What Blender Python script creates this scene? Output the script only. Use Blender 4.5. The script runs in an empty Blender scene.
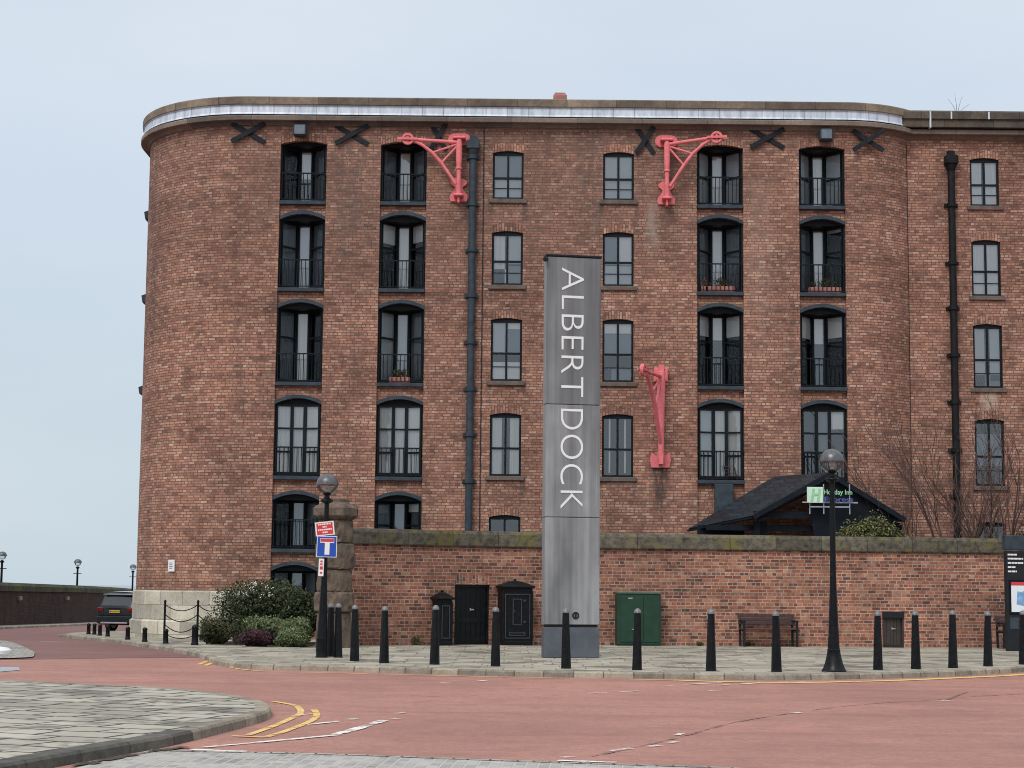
import bpy, bmesh, math, random
from mathutils import Vector, Matrix, Euler
random.seed(7)
sc = bpy.context.scene
COL = sc.collection
R = math.radians

# ------------------------------------------------------------------ camera
H = 1.45
F = 1800.0
TILT = math.atan((587 - 384) / F)
ROLL = 0.0098
CAMROT = Matrix.Rotation(math.pi / 2 + TILT, 3, 'X') @ Matrix.Rotation(ROLL, 3, 'Z')
cam_data = bpy.data.cameras.new('camera')
cam_data.sensor_width = 36
cam_data.lens = F / 1024 * 36
cam_data.clip_start = 0.1
cam_data.clip_end = 9000
cam = bpy.data.objects.new('camera', cam_data)
COL.objects.link(cam)
cam.location = (0, 0, H)
cam.rotation_euler = CAMROT.to_euler()
sc.camera = cam

SL, Y0, Y1 = 0.015, 46.0, 150.0          # the street falls gently towards the river
def gz(y):
    return -SL * (min(max(y, Y0), Y1) - Y0)
def ray(u, v):
    return CAMROT @ Vector(((u - 512) / F, (384 - v) / F, -1))
def at(u, v, D):
    """surveyed point at distance D in front of the camera"""
    d = ray(u, v); t = D / d.y
    return Vector((t * d.x, D, H + t * d.z))
def gr(u, v, off=0.0):
    """surveyed point on the sloping ground"""
    d = ray(u, v); t = (off - H) / d.z
    if t < 0 or t * d.y > Y0:
        t = (off + SL * Y0 - H) / (d.z + SL * d.y)
    return Vector((t * d.x, t * d.y, H + t * d.z))

# ------------------------------------------------------------------ mesh builder
class MB:
    def __init__(s):
        s.v = []; s.f = []; s.uv = []; s.m = []; s.t = []
    def face(s, pts, uv=None, m=0, t=0.5):
        i = len(s.v); s.v += [Vector(p) for p in pts]
        s.f.append(tuple(range(i, i + len(pts)))); s.uv.append(uv); s.m.append(m); s.t.append(t)
    def grid(s, rows, closed=False, m=0, capped=False):
        """rows of equal-length point lists, joined by shared vertices"""
        n = len(rows[0]); i0 = len(s.v)
        for r in rows: s.v += [Vector(p) for p in r]
        for a in range(len(rows) - 1):
            for b in range(n if closed else n - 1):
                c = (b + 1) % n
                s.f.append((i0 + a * n + b, i0 + a * n + c, i0 + (a + 1) * n + c, i0 + (a + 1) * n + b))
                s.uv.append(None); s.m.append(m); s.t.append(0.5)
        if capped:
            for a, rev in ((0, True), (len(rows) - 1, False)):
                idx = [i0 + a * n + b for b in range(n)]
                if rev: idx.reverse()
                s.f.append(tuple(idx)); s.uv.append(None); s.m.append(m); s.t.append(0.5)
    def box(s, x0, x1, y0, y1, z0, z1, m=0, M=None, bev=0.0):
        if bev:
            b = bev
            def ring(z, e): return [(x0+e+b,y0+e,z),(x1-e-b,y0+e,z),(x1-e,y0+e+b,z),(x1-e,y1-e-b,z),(x1-e-b,y1-e,z),(x0+e+b,y1-e,z),(x0+e,y1-e-b,z),(x0+e,y0+e+b,z)]
            rows = [ring(z0, b), ring(z0 + b, 0), ring(z1 - b, 0), ring(z1, b)]
            if M: rows = [[M @ Vector(p) for p in r] for r in rows]
            s.grid(rows, True, m, True); return
        p = [Vector(q) for q in ((x0,y0,z0),(x1,y0,z0),(x1,y1,z0),(x0,y1,z0),(x0,y0,z1),(x1,y0,z1),(x1,y1,z1),(x0,y1,z1))]
        if M: p = [M @ q for q in p]
        for q in ((0,3,2,1),(4,5,6,7),(0,1,5,4),(1,2,6,5),(2,3,7,6),(3,0,4,7)):
            s.face([p[k] for k in q], m=m)
    def bar(s, a, b, w, d=None, m=0, up=(0, 0, 1)):
        """square-section bar from a to b"""
        a, b = Vector(a), Vector(b); d = d or w
        ax = (b - a); L = ax.length
        if L < 1e-6: return
        z = ax / L; up = Vector(up)
        if abs(z.dot(up)) > .98: up = Vector((0, 1, 0))
        x = up.cross(z).normalized(); y = z.cross(x)
        M = Matrix(((x.x, y.x, z.x, a.x), (x.y, y.y, z.y, a.y), (x.z, y.z, z.z, a.z), (0, 0, 0, 1)))
        s.box(-w/2, w/2, -d/2, d/2, 0, L, m, M)
    def tube(s, pts, rad, n=8, m=0, capped=True):
        pts = [Vector(p) for p in pts]
        if not hasattr(rad, '__len__'): rad = [rad] * len(pts)
        rows = []; px = None
        for i, p in enumerate(pts):
            t = (pts[min(i+1, len(pts)-1)] - pts[max(i-1, 0)]).normalized()
            if px is None:
                px = t.orthogonal().normalized()
            px = (px - t * px.dot(t)).normalized(); py = t.cross(px)
            rows.append([p + (px * math.cos(2*math.pi*k/n) + py * math.sin(2*math.pi*k/n)) * rad[i] for k in range(n)])
        s.grid(rows, True, m, capped)
    def lathe(s, c, prof, n=16, m=0, ph=0.0, capped=True):
        c = Vector(c)
        rows = [[c + Vector((r*math.cos(ph+2*math.pi*k/n), r*math.sin(ph+2*math.pi*k/n), z)) for k in range(n)] for r, z in prof]
        s.grid(rows, True, m, capped)
    def prism(s, poly, M, th, m=0):
        """2D outline poly placed by matrix M (local xy), thickness th along +z"""
        a = [M @ Vector((p[0], p[1], 0)) for p in poly]; b = [M @ Vector((p[0], p[1], th)) for p in poly]
        s.face(list(reversed(a)), m=m); s.face(b, m=m)
        n = len(poly)
        for i in range(n):
            j = (i + 1) % n
            s.face([a[i], a[j], b[j], b[i]], m=m)
    def ring(s, c, r, w, y0, y1, n=20, m=0):
        """flat ring in the xz plane"""
        c = Vector(c); rows = []
        for k in range(n + 1):
            a = 2*math.pi*k/n; e = Vector((math.cos(a), 0, math.sin(a)))
            rows.append([c + e*(r-w) + Vector((0,y0,0)), c + e*r + Vector((0,y0,0)), c + e*r + Vector((0,y1,0)), c + e*(r-w) + Vector((0,y1,0))])
        s.grid(rows, True, m)
    def build(s, name, mats, parent=None, off=None, smooth=False, xf=None, angle=40):
        me = bpy.data.meshes.new(name)
        vs = s.v
        if xf is not None: vs = [xf @ p for p in vs]
        if off is not None: vs = [p - off for p in vs]
        me.from_pydata([tuple(p) for p in vs], [], s.f)
        if not isinstance(mats, (list, tuple)): mats = [mats]
        for mm in mats: me.materials.append(mm)
        me.polygons.foreach_set('material_index', s.m)
        if any(u is not None for u in s.uv):
            ul = me.uv_layers.new(name='UVMap'); k = 0; arr = []
            for f, u in zip(s.f, s.uv):
                for i in range(len(f)):
                    arr += list(u[i]) if u is not None else [0.0, 0.0]
            ul.data.foreach_set('uv', arr)
        ta = me.attributes.new('tint', 'FLOAT', 'FACE'); ta.data.foreach_set('value', s.t)
        me.update()
        if smooth:
            me.polygons.foreach_set('use_smooth', [True] * len(s.f))
            try: me.set_sharp_from_angle(angle=R(angle))
            except Exception: pass
        o = bpy.data.objects.new(name, me); COL.objects.link(o)
        if parent is not None: o.parent = parent
        return o

def tag(o, label=None, cat=None, group=None, kind=None):
    if label: o['label'] = label
    if cat: o['category'] = cat
    if group: o['group'] = group
    if kind: o['kind'] = kind
    return o
def empty(name, loc, label=None, cat=None, group=None, rz=0.0):
    o = bpy.data.objects.new(name, None); COL.objects.link(o)
    o.empty_display_size = .2; o.location = loc; o.rotation_euler = (0, 0, rz)
    return tag(o, label, cat, group)
def copy_tree(o, parent=None):
    c = o.copy(); COL.objects.link(c)
    if parent is not None: c.parent = parent
    for ch in [x for x in o.children]: copy_tree(ch, c)
    return c

# ------------------------------------------------------------------ materials
class NT:
    def __init__(s, name):
        s.mat = bpy.data.materials.new(name); s.mat.use_nodes = True
        s.t = s.mat.node_tree; s.t.nodes.clear()
        s.out = s.n('ShaderNodeOutputMaterial')
    def n(s, typ, **kw):
        nd = s.t.nodes.new(typ)
        for k, val in kw.items():
            if k.startswith('_'): setattr(nd, k[1:], val)
        return nd
    def l(s, a, b): s.t.links.new(a, b)
    def tc(s, which='Object', scale=(1,1,1), rot=(0,0,0)):
        c = s.n('ShaderNodeTexCoord'); m = s.n('ShaderNodeMapping')
        m.inputs['Scale'].default_value = scale; m.inputs['Rotation'].default_value = rot
        s.l(c.outputs[which], m.inputs['Vector']); return m.outputs[0]
    def noise(s, vec, scale, detail=4, rough=.55, dist=0.0):
        nd = s.n('ShaderNodeTexNoise'); nd.inputs['Scale'].default_value = scale
        nd.inputs['Detail'].default_value = detail; nd.inputs['Roughness'].default_value = rough
        nd.inputs['Distortion'].default_value = dist
        if vec is not None: s.l(vec, nd.inputs['Vector'])
        return nd.outputs[0]
    def ramp(s, fac, stops, interp='LINEAR'):
        nd = s.n('ShaderNodeValToRGB'); cr = nd.color_ramp; cr.interpolation = interp
        while len(cr.elements) < len(stops): cr.elements.new(.5)
        for e, (p, c) in zip(cr.elements, stops):
            e.position = p; e.color = (*c, 1) if hasattr(c, '__len__') else (c, c, c, 1)
        s.l(fac, nd.inputs[0]); return nd.outputs[0]
    def mix(s, fac, a, b, mode='MIX'):
        nd = s.n('ShaderNodeMix'); nd.data_type = 'RGBA'; nd.blend_type = mode
        for sock, val in ((nd.inputs[0], fac), (nd.inputs[6], a), (nd.inputs[7], b)):
            if hasattr(val, 'is_linked'): s.l(val, sock)
            elif sock == nd.inputs[0]: sock.default_value = val
            else: sock.default_value = (*val, 1)
        return nd.outputs[2]
    def math(s, op, a, b=None):
        nd = s.n('ShaderNodeMath'); nd.operation = op
        for i, val in enumerate((a, b)):
            if val is None: continue
            if hasattr(val, 'is_linked'): s.l(val, nd.inputs[i])
            else: nd.inputs[i].default_value = val
        return nd.outputs[0]
    def bump(s, h, strength, dist=.01):
        nd = s.n('ShaderNodeBump'); nd.inputs['Strength'].default_value = strength; nd.inputs['Distance'].default_value = dist
        s.l(h, nd.inputs['Height']); return nd.outputs[0]
    def done(s, col, rough=.7, metal=0.0, bump=None, spec=None, trans=None):
        b = s.n('ShaderNodeBsdfPrincipled')
        if hasattr(col, 'is_linked'): s.l(col, b.inputs['Base Color'])
        else: b.inputs['Base Color'].default_value = (*col, 1)
        if hasattr(rough, 'is_linked'): s.l(rough, b.inputs['Roughness'])
        else: b.inputs['Roughness'].default_value = rough
        b.inputs['Metallic'].default_value = metal
        if spec is not None: b.inputs['Specular IOR Level'].default_value = spec
        if bump is not None: s.l(bump, b.inputs['Normal'])
        s.bsdf = b
        s.l(b.outputs[0], s.out.inputs[0]); return s.mat

def m_plain(name, col, rough=.6, var=.25, scale=6.0, metal=0.0, spec=None, bump=0.0):
    t = NT(name); v = t.tc()
    n = t.noise(v, scale, 5, .6)
    lo = tuple(c * (1 - var) for c in col); hi = tuple(min(1, c * (1 + var)) for c in col)
    c = t.ramp(n, [(.3, lo), (.7, hi)])
    b = t.bump(n, bump, .01) if bump else None
    return t.done(c, rough, metal, b, spec)

def m_brick(name, stops, mortar, bw=.225, rh=.078, ms=.007, stain=(.62, 1.12), pale=.0, fine=.25, soot=.6, bands=True):
    t = NT(name); uv = t.tc('UV')
    # slight waviness of the courses
    wn = t.n('ShaderNodeTexNoise'); wn.inputs['Scale'].default_value = 1.7; wn.inputs['Detail'].default_value = 3
    t.l(uv, wn.inputs['Vector'])
    va = t.n('ShaderNodeVectorMath'); va.operation = 'MULTIPLY_ADD'
    t.l(wn.outputs[1], va.inputs[0]); va.inputs[1].default_value = (.02, .014, 0); t.l(uv, va.inputs[2])
    bt = t.n('ShaderNodeTexBrick'); bt.offset = .5; bt.squash = .55; bt.squash_frequency = 3
    bt.inputs['Scale'].default_value = 1; bt.inputs['Brick Width'].default_value = bw; bt.inputs['Row Height'].default_value = rh
    bt.inputs['Mortar Size'].default_value = ms; bt.inputs['Mortar Smooth'].default_value = .2; bt.inputs['Bias'].default_value = 0
    bt.inputs['Color1'].default_value = (0, 0, 0, 1); bt.inputs['Color2'].default_value = (1, 1, 1, 1); bt.inputs['Mortar'].default_value = (.5, .5, .5, 1)
    t.l(va.outputs[0], bt.inputs['Vector'])
    n1 = t.noise(uv, 5, 5, .65)
    n2 = t.noise(uv, .55, 5, .6, .6)
    n3 = t.noise(uv, 26, 3, .6)
    f = t.math('ADD', t.math('ADD', t.math('MULTIPLY', bt.outputs[0], .8), .1), t.math('MULTIPLY', t.math('SUBTRACT', n1, .5), .6))
    f = t.math('ADD', f, t.math('MULTIPLY', t.math('SUBTRACT', n3, .5), fine))
    brick = t.ramp(f, stops)
    mo = t.mix(t.ramp(n1, [(.35, 0.0), (.65, 1.0)]), tuple(c * .6 for c in mortar), tuple(c * 1.1 for c in mortar))
    c = t.mix(bt.outputs[1], brick, mo)
    st = t.ramp(n2, [(.3, stain[0]), (.62, stain[1])])
    c = t.mix(1.0, c, st, 'MULTIPLY')
    # sooty runs, stretched down the wall
    sv = t.tc('UV', (1.3, .16, 1)); n4 = t.noise(sv, 1.1, 5, .65)
    c = t.mix(t.ramp(n4, [(.52, 0.0), (.75, soot)]), c, (.085, .06, .05))
    if bands:
        n6 = t.noise(uv, .13, 4, .6, .8); c = t.mix(1.0, c, t.ramp(n6, [(.36, (.82, .83, .85)), (.6, (1.06, 1.05, 1.04))]), 'MULTIPLY')
        n7 = t.noise(t.tc('UV', (.22, 2.6, 1)), 1.0, 5, .7, .4); c = t.mix(1.0, c, t.ramp(n7, [(.34, .78), (.52, 1.0), (.72, 1.10)]), 'MULTIPLY')
        n8 = t.noise(uv, 2.6, 5, .7, .6); c = t.mix(t.ramp(n8, [(.55, 0.0), (.72, .36)]), c, (.115, .085, .075))
    if pale:
        pv = t.tc('UV', (1, 1, 1)); n5 = t.noise(pv, .9, 6, .7, 1.2)
        c = t.mix(t.ramp(n5, [(.58, 0.0), (.74, pale)]), c, (.42, .31, .24))
    h = t.math('ADD', t.math('MULTIPLY', bt.outputs[1], -1.0), t.math('MULTIPLY', n3, .5))
    return t.done(c, .88, 0, t.bump(h, .55, .012), .25)

M = {}
FAC = [(.0, (.150, .078, .060)), (.22, (.305, .140, .096)), (.5, (.410, .192, .128)), (.8, (.48, .25, .170)), (1, (.60, .43, .32))]
M['brick'] = m_brick('warehouse_brick', FAC, (.185, .130, .108), rh=.080, ms=.0125, pale=.5, fine=.42, stain=(.74, 1.12), soot=.5)
LOW = [(.0, (.075, .043, .039)), (.22, (.190, .072, .052)), (.5, (.325, .112, .070)), (.8, (.40, .160, .098)), (1, (.47, .28, .19))]
M['wallbrick'] = m_brick('boundary_brick', LOW, (.46, .37, .29), rh=.086, ms=.0105, stain=(.66, 1.15), pale=.4, soot=.5)
M['darkbrick'] = m_brick('sooty_brick', [(0, (.014, .006, .005)), (.5, (.036, .013, .010)), (1, (.07, .026, .018))], (.028, .016, .012), pale=0)

def m_stone(name, col, dark, scale=3.0, moss=None, mossamt=.5, joints=None, rough=.85):
    t = NT(name); v = t.tc('Object')
    n = t.noise(v, scale, 7, .65); n2 = t.noise(v, scale * 9, 4, .6); n3 = t.noise(v, scale * .23, 4, .6, .8)
    c = t.mix(t.ramp(n, [(.32, 0.0), (.66, 1.0)]), dark, col)
    c = t.mix(t.ramp(n2, [(.35, .35), (.6, 0.0)]), c, tuple(x * .55 for x in dark))
    if moss:
        mm = t.math('ADD', n3, t.math('MULTIPLY', t.math('SUBTRACT', n, .5), .8))
        c = t.mix(t.ramp(mm, [(.60 - mossamt * .2, 0.0), (.74 - mossamt * .2, .85)]), c, moss)
    hgt = t.math('ADD', n, t.math('MULTIPLY', n2, .4))
    if joints:
        uv = t.tc('UV')
        bt = t.n('ShaderNodeTexBrick'); bt.offset = joints[3] if len(joints) > 3 else .5
        bt.inputs['Scale'].default_value = 1; bt.inputs['Brick Width'].default_value = joints[0]; bt.inputs['Row Height'].default_value = joints[1]
        bt.inputs['Mortar Size'].default_value = joints[2]; bt.inputs['Mortar Smooth'].default_value = .3
        bt.inputs['Color1'].default_value = (.62, .62, .62, 1); bt.inputs['Color2'].default_value = (1.12, 1.1, 1.06, 1); bt.inputs['Mortar'].default_value = (.45, .42, .38, 1)
        t.l(uv, bt.inputs['Vector']); c = t.mix(1.0, c, bt.outputs[0], 'MULTIPLY')
        hgt = t.math('SUBTRACT', hgt, t.math('MULTIPLY', bt.outputs[1], 1.2))
    return t.done(c, rough, 0, t.bump(hgt, .5, .02), .25)
M['coping_stone'] = m_stone('weathered_coping', (.33, .265, .20), (.14, .115, .095), .8, joints=(1.45, 5, .012, .5))
M['wingcop'] = m_stone('sooty_coping', (.20, .165, .13), (.085, .072, .062), 1.2, joints=(1.45, 5, .012, .5))
M['cornice'] = m_stone('cornice_stone', (.27, .225, .19), (.16, .13, .115), 1.1, joints=(1.9, 9, .008, .5))
M['mossy'] = m_stone('mossy_coping', (.22, .195, .15), (.055, .05, .042), 6.5, moss=(.165, .145, .045), mossamt=.45, joints=(1.22, 9, .012, .5))
M['darkmoss'] = m_stone('dark_mossy_coping', (.075, .072, .045), (.025, .026, .016), 1.2, moss=(.075, .085, .025), mossamt=.6)
M['plinth'] = m_stone('pale_limestone', (.68, .64, .54), (.47, .43, .35), 2.6, joints=(.85, .42, .010, .5))
M['pier'] = m_stone('brown_sandstone', (.225, .165, .125), (.055, .043, .036), 4.2, moss=(.09, .08, .055), mossamt=.35)
M['sill'] = m_stone('sill_stone', (.19, .15, .125), (.10, .085, .075), 4)

def m_lead():
    t = NT('lead_sheet'); v = t.tc('UV', (1, 1, 1)); n = t.noise(t.tc('Object', (2.5, 2.5, .5)), 2.2, 6, .7)
    c = t.ramp(n, [(.3, (.36, .41, .47)), (.5, (.55, .61, .68)), (.72, (.76, .81, .87))])
    bt = t.n('ShaderNodeTexBrick'); bt.offset = 0; bt.inputs['Scale'].default_value = 1
    bt.inputs['Brick Width'].default_value = .62; bt.inputs['Row Height'].default_value = 9; bt.inputs['Mortar Size'].default_value = .012
    bt.inputs['Color1'].default_value = (.9, .9, .9, 1); bt.inputs['Color2'].default_value = (1.05, 1.05, 1.05, 1); bt.inputs['Mortar'].default_value = (.55, .58, .6, 1)
    t.l(v, bt.inputs['Vector']); c = t.mix(1, c, bt.outputs[0], 'MULTIPLY')
    return t.done(c, .5, .15)
M['lead'] = m_lead()
M['slategrey'] = m_plain('grey_blue_ironwork', (.040, .054, .068), .55, .3, 5, 0, .22)
M['frame'] = m_plain('dark_window_paint', (.008, .0115, .0145), .5, .3, 8, 0, .16)
M['tie'] = m_plain('black_iron', (.013, .017, .022), .6, .4, 9, 0, .2)
def m_blackpaint():
    t = NT('black_gloss_paint'); v = t.tc(); n = t.noise(v, 9, 6, .75)
    c = t.ramp(n, [(.45, (.0036, .0046, .0062)), (.64, (.008, .009, .011)), (.72, (.04, .042, .045))])
    return t.done(c, t.ramp(n, [(.4, .30), (.65, .6)]), 0, None, .2)
M['black'] = m_blackpaint()
M['blackpipe'] = m_plain('sooty_pipe_paint', (.010, .010, .0115), .6, .5, 5, 0, .2)
def m_pink():
    t = NT('faded_red_paint'); v = t.tc(); n = t.noise(v, 5, 6, .7); n2 = t.noise(v, 17, 5, .75)
    c = t.ramp(n, [(.3, (.62, .145, .155)), (.7, (.84, .235, .25))])
    c = t.mix(t.ramp(n2, [(.60, 0.0), (.68, .8)]), c, (.22, .085, .06))
    c = t.mix(t.ramp(n2, [(.30, .5), (.38, 0.0)]), c, (.85, .42, .42))
    return t.done(c, .65, 0, t.bump(n2, .3, .01), .3)
M['pink'] = m_pink()
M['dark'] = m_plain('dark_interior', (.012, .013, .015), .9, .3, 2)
M['capgrey'] = m_plain('worn_grey_cap', (.17, .175, .18), .45, .3, 25, .2)
M['navy'] = m_plain('dark_navy_boarding', (.007, .011, .017), .6, .3, 4, 0, .15)
M['white'] = m_plain('white_paint', (.80, .80, .79), .5, .05, 4)
M['galv'] = m_plain('galvanised_steel', (.34, .37, .40), .5, .2, 8, .4)
M['greencab'] = m_plain('green_cabinet_paint', (.017, .050, .031), .5, .2, 4, 0, .3)
M['greenlid'] = m_plain('weathered_green_lid', (.075, .115, .085), .6, .25, 9)
M['browncab'] = m_plain('brown_metal', (.045, .032, .028), .5, .25, 5)
M['bench'] = m_plain('dark_brown_timber', (.062, .033, .030), .6, .3, 12)
M['red'] = m_plain('sign_red', (.62, .045, .05), .45, .08, 3)
M['blue'] = m_plain('sign_blue', (.012, .070, .42), .4, .08, 3)
M['board'] = m_plain('charcoal_board', (.016, .019, .023), .5, .15, 4, 0, .2)
M['lampface'] = m_plain('grey_lamp_face', (.13, .16, .19), .4, .2, 5)
M['redclay'] = m_plain('red_clay_block', (.40, .16, .13), .8, .25, 4)

def m_glass(name='window_glass', tint=.985, base=.15):
    t = NT(name); tr = t.n('ShaderNodeBsdfTransparent'); tr.inputs[0].default_value = (tint*.97, tint, tint, 1)
    gl = t.n('ShaderNodeBsdfGlossy'); gl.inputs['Roughness'].default_value = .03; gl.inputs['Color'].default_value = (.92, .97, 1, 1)
    n = t.noise(t.tc('Object'), 1.6, 2, .5); t.l(t.bump(n, .08, .05), gl.inputs['Normal'])
    lw = t.n('ShaderNodeLayerWeight'); lw.inputs['Blend'].default_value = .35
    f = t.math('ADD', t.math('MULTIPLY', lw.outputs['Fresnel'], .8), base - .04)
    mx = t.n('ShaderNodeMixShader'); t.l(f, mx.inputs[0]); t.l(tr.outputs[0], mx.inputs[1]); t.l(gl.outputs[0], mx.inputs[2])
    t.l(mx.outputs[0], t.out.inputs[0]); return t.mat
M['glass'] = m_glass()
M['globe'] = m_glass('clear_globe', .94, .09)
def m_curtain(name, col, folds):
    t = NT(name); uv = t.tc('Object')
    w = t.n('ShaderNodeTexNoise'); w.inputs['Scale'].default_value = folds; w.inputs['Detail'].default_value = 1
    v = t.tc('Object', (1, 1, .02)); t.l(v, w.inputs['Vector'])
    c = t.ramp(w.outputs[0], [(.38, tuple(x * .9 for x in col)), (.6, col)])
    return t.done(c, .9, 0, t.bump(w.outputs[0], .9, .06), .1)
M['curtain'] = m_curtain('white_voile', (.92, .93, .92), 13)
M['blind'] = m_plain('white_roller_blind', (.92, .93, .93), .8, .03, 1)
M['greyblind'] = m_plain('grey_roller_blind', (.22, .26, .30), .8, .12, 1)
M['dusk'] = m_curtain('grey_pane_fill', (.19, .22, .25), 11)  # grey sheet added behind black side panes, its colour imitating their dull sky reflection
M['dimroom'] = m_curtain('dark_room_sheet', (.045, .052, .060), 9)  # near-black sheet added behind the glass, painted as the shade of an unlit room
M['paleblind'] = m_plain('pale_grey_blind', (.60, .645, .68), .8, .08, 1)

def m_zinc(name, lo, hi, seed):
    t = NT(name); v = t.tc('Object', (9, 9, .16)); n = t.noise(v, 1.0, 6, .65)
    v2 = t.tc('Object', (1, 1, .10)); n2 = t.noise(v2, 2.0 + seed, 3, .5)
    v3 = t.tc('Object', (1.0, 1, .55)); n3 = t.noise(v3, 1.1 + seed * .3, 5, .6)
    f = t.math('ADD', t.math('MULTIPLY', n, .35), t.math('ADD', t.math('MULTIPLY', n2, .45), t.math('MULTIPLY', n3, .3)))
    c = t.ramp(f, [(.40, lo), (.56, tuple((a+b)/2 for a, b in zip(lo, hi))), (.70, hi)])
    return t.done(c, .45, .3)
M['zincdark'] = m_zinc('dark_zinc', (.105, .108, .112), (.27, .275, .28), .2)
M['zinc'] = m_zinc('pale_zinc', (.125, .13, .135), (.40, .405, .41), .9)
M['zincbase'] = m_plain('grey_steel_base', (.105, .118, .138), .45, .2, 3, .3)

def m_flags(name, w, h, col, dark, wet, rot=0.0, ms=.016, wob=.06, joint=None, wa=.53):
    t = NT(name); uv = t.tc('UV', (1, 1, 1), (0, 0, rot))
    wn = t.n('ShaderNodeTexNoise'); wn.inputs['Scale'].default_value = 1.3; wn.inputs['Detail'].default_value = 3; t.l(uv, wn.inputs['Vector'])
    va = t.n('ShaderNodeVectorMath'); va.operation = 'MULTIPLY_ADD'; t.l(wn.outputs[1], va.inputs[0]); va.inputs[1].default_value = (wob, wob, 0); t.l(uv, va.inputs[2])
    bt = t.n('ShaderNodeTexBrick'); bt.offset = .43; bt.squash = .7; bt.squash_frequency = 3
    bt.inputs['Scale'].default_value = 1; bt.inputs['Brick Width'].default_value = w; bt.inputs['Row Height'].default_value = h
    bt.inputs['Mortar Size'].default_value = ms; bt.inputs['Mortar Smooth'].default_value = .4
    bt.inputs['Color1'].default_value = (0, 0, 0, 1); bt.inputs['Color2'].default_value = (1, 1, 1, 1); bt.inputs['Mortar'].default_value = (.3, .3, .3, 1)
    t.l(va.outputs[0], bt.inputs['Vector'])
    n1 = t.noise(uv, 1.6, 6, .65); n2 = t.noise(uv, 14, 4, .6); n3 = t.noise(uv, .75, 6, .65, .5)
    f = t.math('ADD', t.math('MULTIPLY', bt.outputs[0], .55), t.math('ADD', t.math('MULTIPLY', n1, .35), t.math('MULTIPLY', n2, .2)))
    c = t.ramp(f, [(.2, dark), (.5, col), (.85, tuple(x * 1.25 for x in col))])
    wetm = t.math('ADD', n3, t.math('MULTIPLY', t.math('SUBTRACT', bt.outputs[0], .5), .16))
    c = t.mix(t.ramp(wetm, [(wa, 0.0), (wa + .10, .85)]), c, wet)
    c = t.mix(bt.outputs[1], c, joint or tuple(x * .5 for x in wet))
    rough = t.ramp(wetm, [(.53, .85), (.68, .6)])
    hg = t.math('SUBTRACT', t.math('ADD', t.math('MULTIPLY', n2, .25), t.math('MULTIPLY', bt.outputs[0], .3)), bt.outputs[1])
    return t.done(c, rough, 0, t.bump(hg, .6, .02), .3)
M['pavement'] = m_flags('worn_flagstones', .95, .62, (.345, .315, .250), (.225, .202, .160), (.110, .100, .082), 0, .013, .12, (.13, .115, .09), .515)
M['island'] = m_flags('uneven_flagstones', .80, .52, (.355, .326, .270), (.230, .211, .173), (.115, .106, .088), .38, .034, .22, (.045, .042, .034), .52)
M['block'] = m_flags('grey_block_paving', .21, .105, (.345, .33, .305), (.25, .24, .222), (.19, .18, .165), 1.63, .012, .02, (.43, .41, .375), .56)
M['sett'] = m_flags('pale_setts', .2, .12, (.38, .365, .33), (.24, .23, .2), (.17, .16, .14), .3, .014)
M['kerb'] = m_stone('granite_kerb', (.43, .385, .31), (.23, .20, .16), 5, joints=(.52, 3, .014, .5))
M['darkkerb'] = m_stone('dark_kerb', (.19, .18, .155), (.09, .085, .075), 5, joints=(.92, 3, .012, .5))

def m_road(name, col, var=.14):
    t = NT(name); v = t.tc('Object'); n1 = t.noise(v, .28, 6, .65, .6); n2 = t.noise(v, 55, 3, .7); n3 = t.noise(t.tc('Object', (.12, 1, 1)), 1.1, 5, .65)
    c = t.ramp(n1, [(.3, tuple(x*(1-var) for x in col)), (.7, tuple(x*(1+var) for x in col))])
    n4 = t.noise(v, 14, 5, .75); n5 = t.noise(v, 2.2, 5, .7, .5)
    c = t.mix(t.ramp(n2, [(.30, .5), (.56, 0.0)]), c, tuple(x * .45 for x in col))
    c = t.mix(t.ramp(n2, [(.60, 0.0), (.80, .45)]), c, (.50, .38, .34))
    c = t.mix(t.ramp(n4, [(.36, .45), (.52, 0.0)]), c, tuple(x * .55 for x in col))
    c = t.mix(t.ramp(n4, [(.55, 0.0), (.72, .35)]), c, tuple(min(.6, x * 1.5) for x in col))
    c = t.mix(t.ramp(n5, [(.48, 0.0), (.68, .46)]), c, tuple(x * .6 for x in col))
    c = t.mix(t.ramp(n3, [(.50, 0.0), (.66, .42)]), c, tuple(x * .58 for x in col))
    return t.done(c, .82, 0, t.bump(n2, .35, .006), .3)
M['road'] = m_road('red_asphalt', (.385, .192, .152), .2)
M['roadfar'] = m_road('old_red_asphalt', (.215, .108, .095))
M['ground'] = m_road('dark_asphalt', (.06, .058, .055))
def m_paint(name, col, wear):
    t = NT(name); v = t.tc('Object'); n = t.noise(v, 11, 6, .75); n2 = t.noise(v, 2.2, 3, .6)
    f = t.ramp(t.math('ADD', t.math('MULTIPLY', n, .6), t.math('MULTIPLY', n2, .4)), [(wear - .05, 0.0), (wear + .05, 1.0)])
    b = t.n('ShaderNodeBsdfPrincipled'); b.inputs['Base Color'].default_value = (*col, 1); b.inputs['Roughness'].default_value = .7
    tr = t.n('ShaderNodeBsdfTransparent'); mx = t.n('ShaderNodeMixShader')
    t.l(f, mx.inputs[0]); t.l(tr.outputs[0], mx.inputs[1]); t.l(b.outputs[0], mx.inputs[2]); t.l(mx.outputs[0], t.out.inputs[0]); return t.mat
M['yellow'] = m_paint('worn_yellow_paint', (.70, .46, .15), .43)
M['whiteline'] = m_paint('worn_white_paint', (.74, .71, .66), .47)
M['tar'] = m_paint('tar_seam', (.235, .120, .100), .49)
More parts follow.
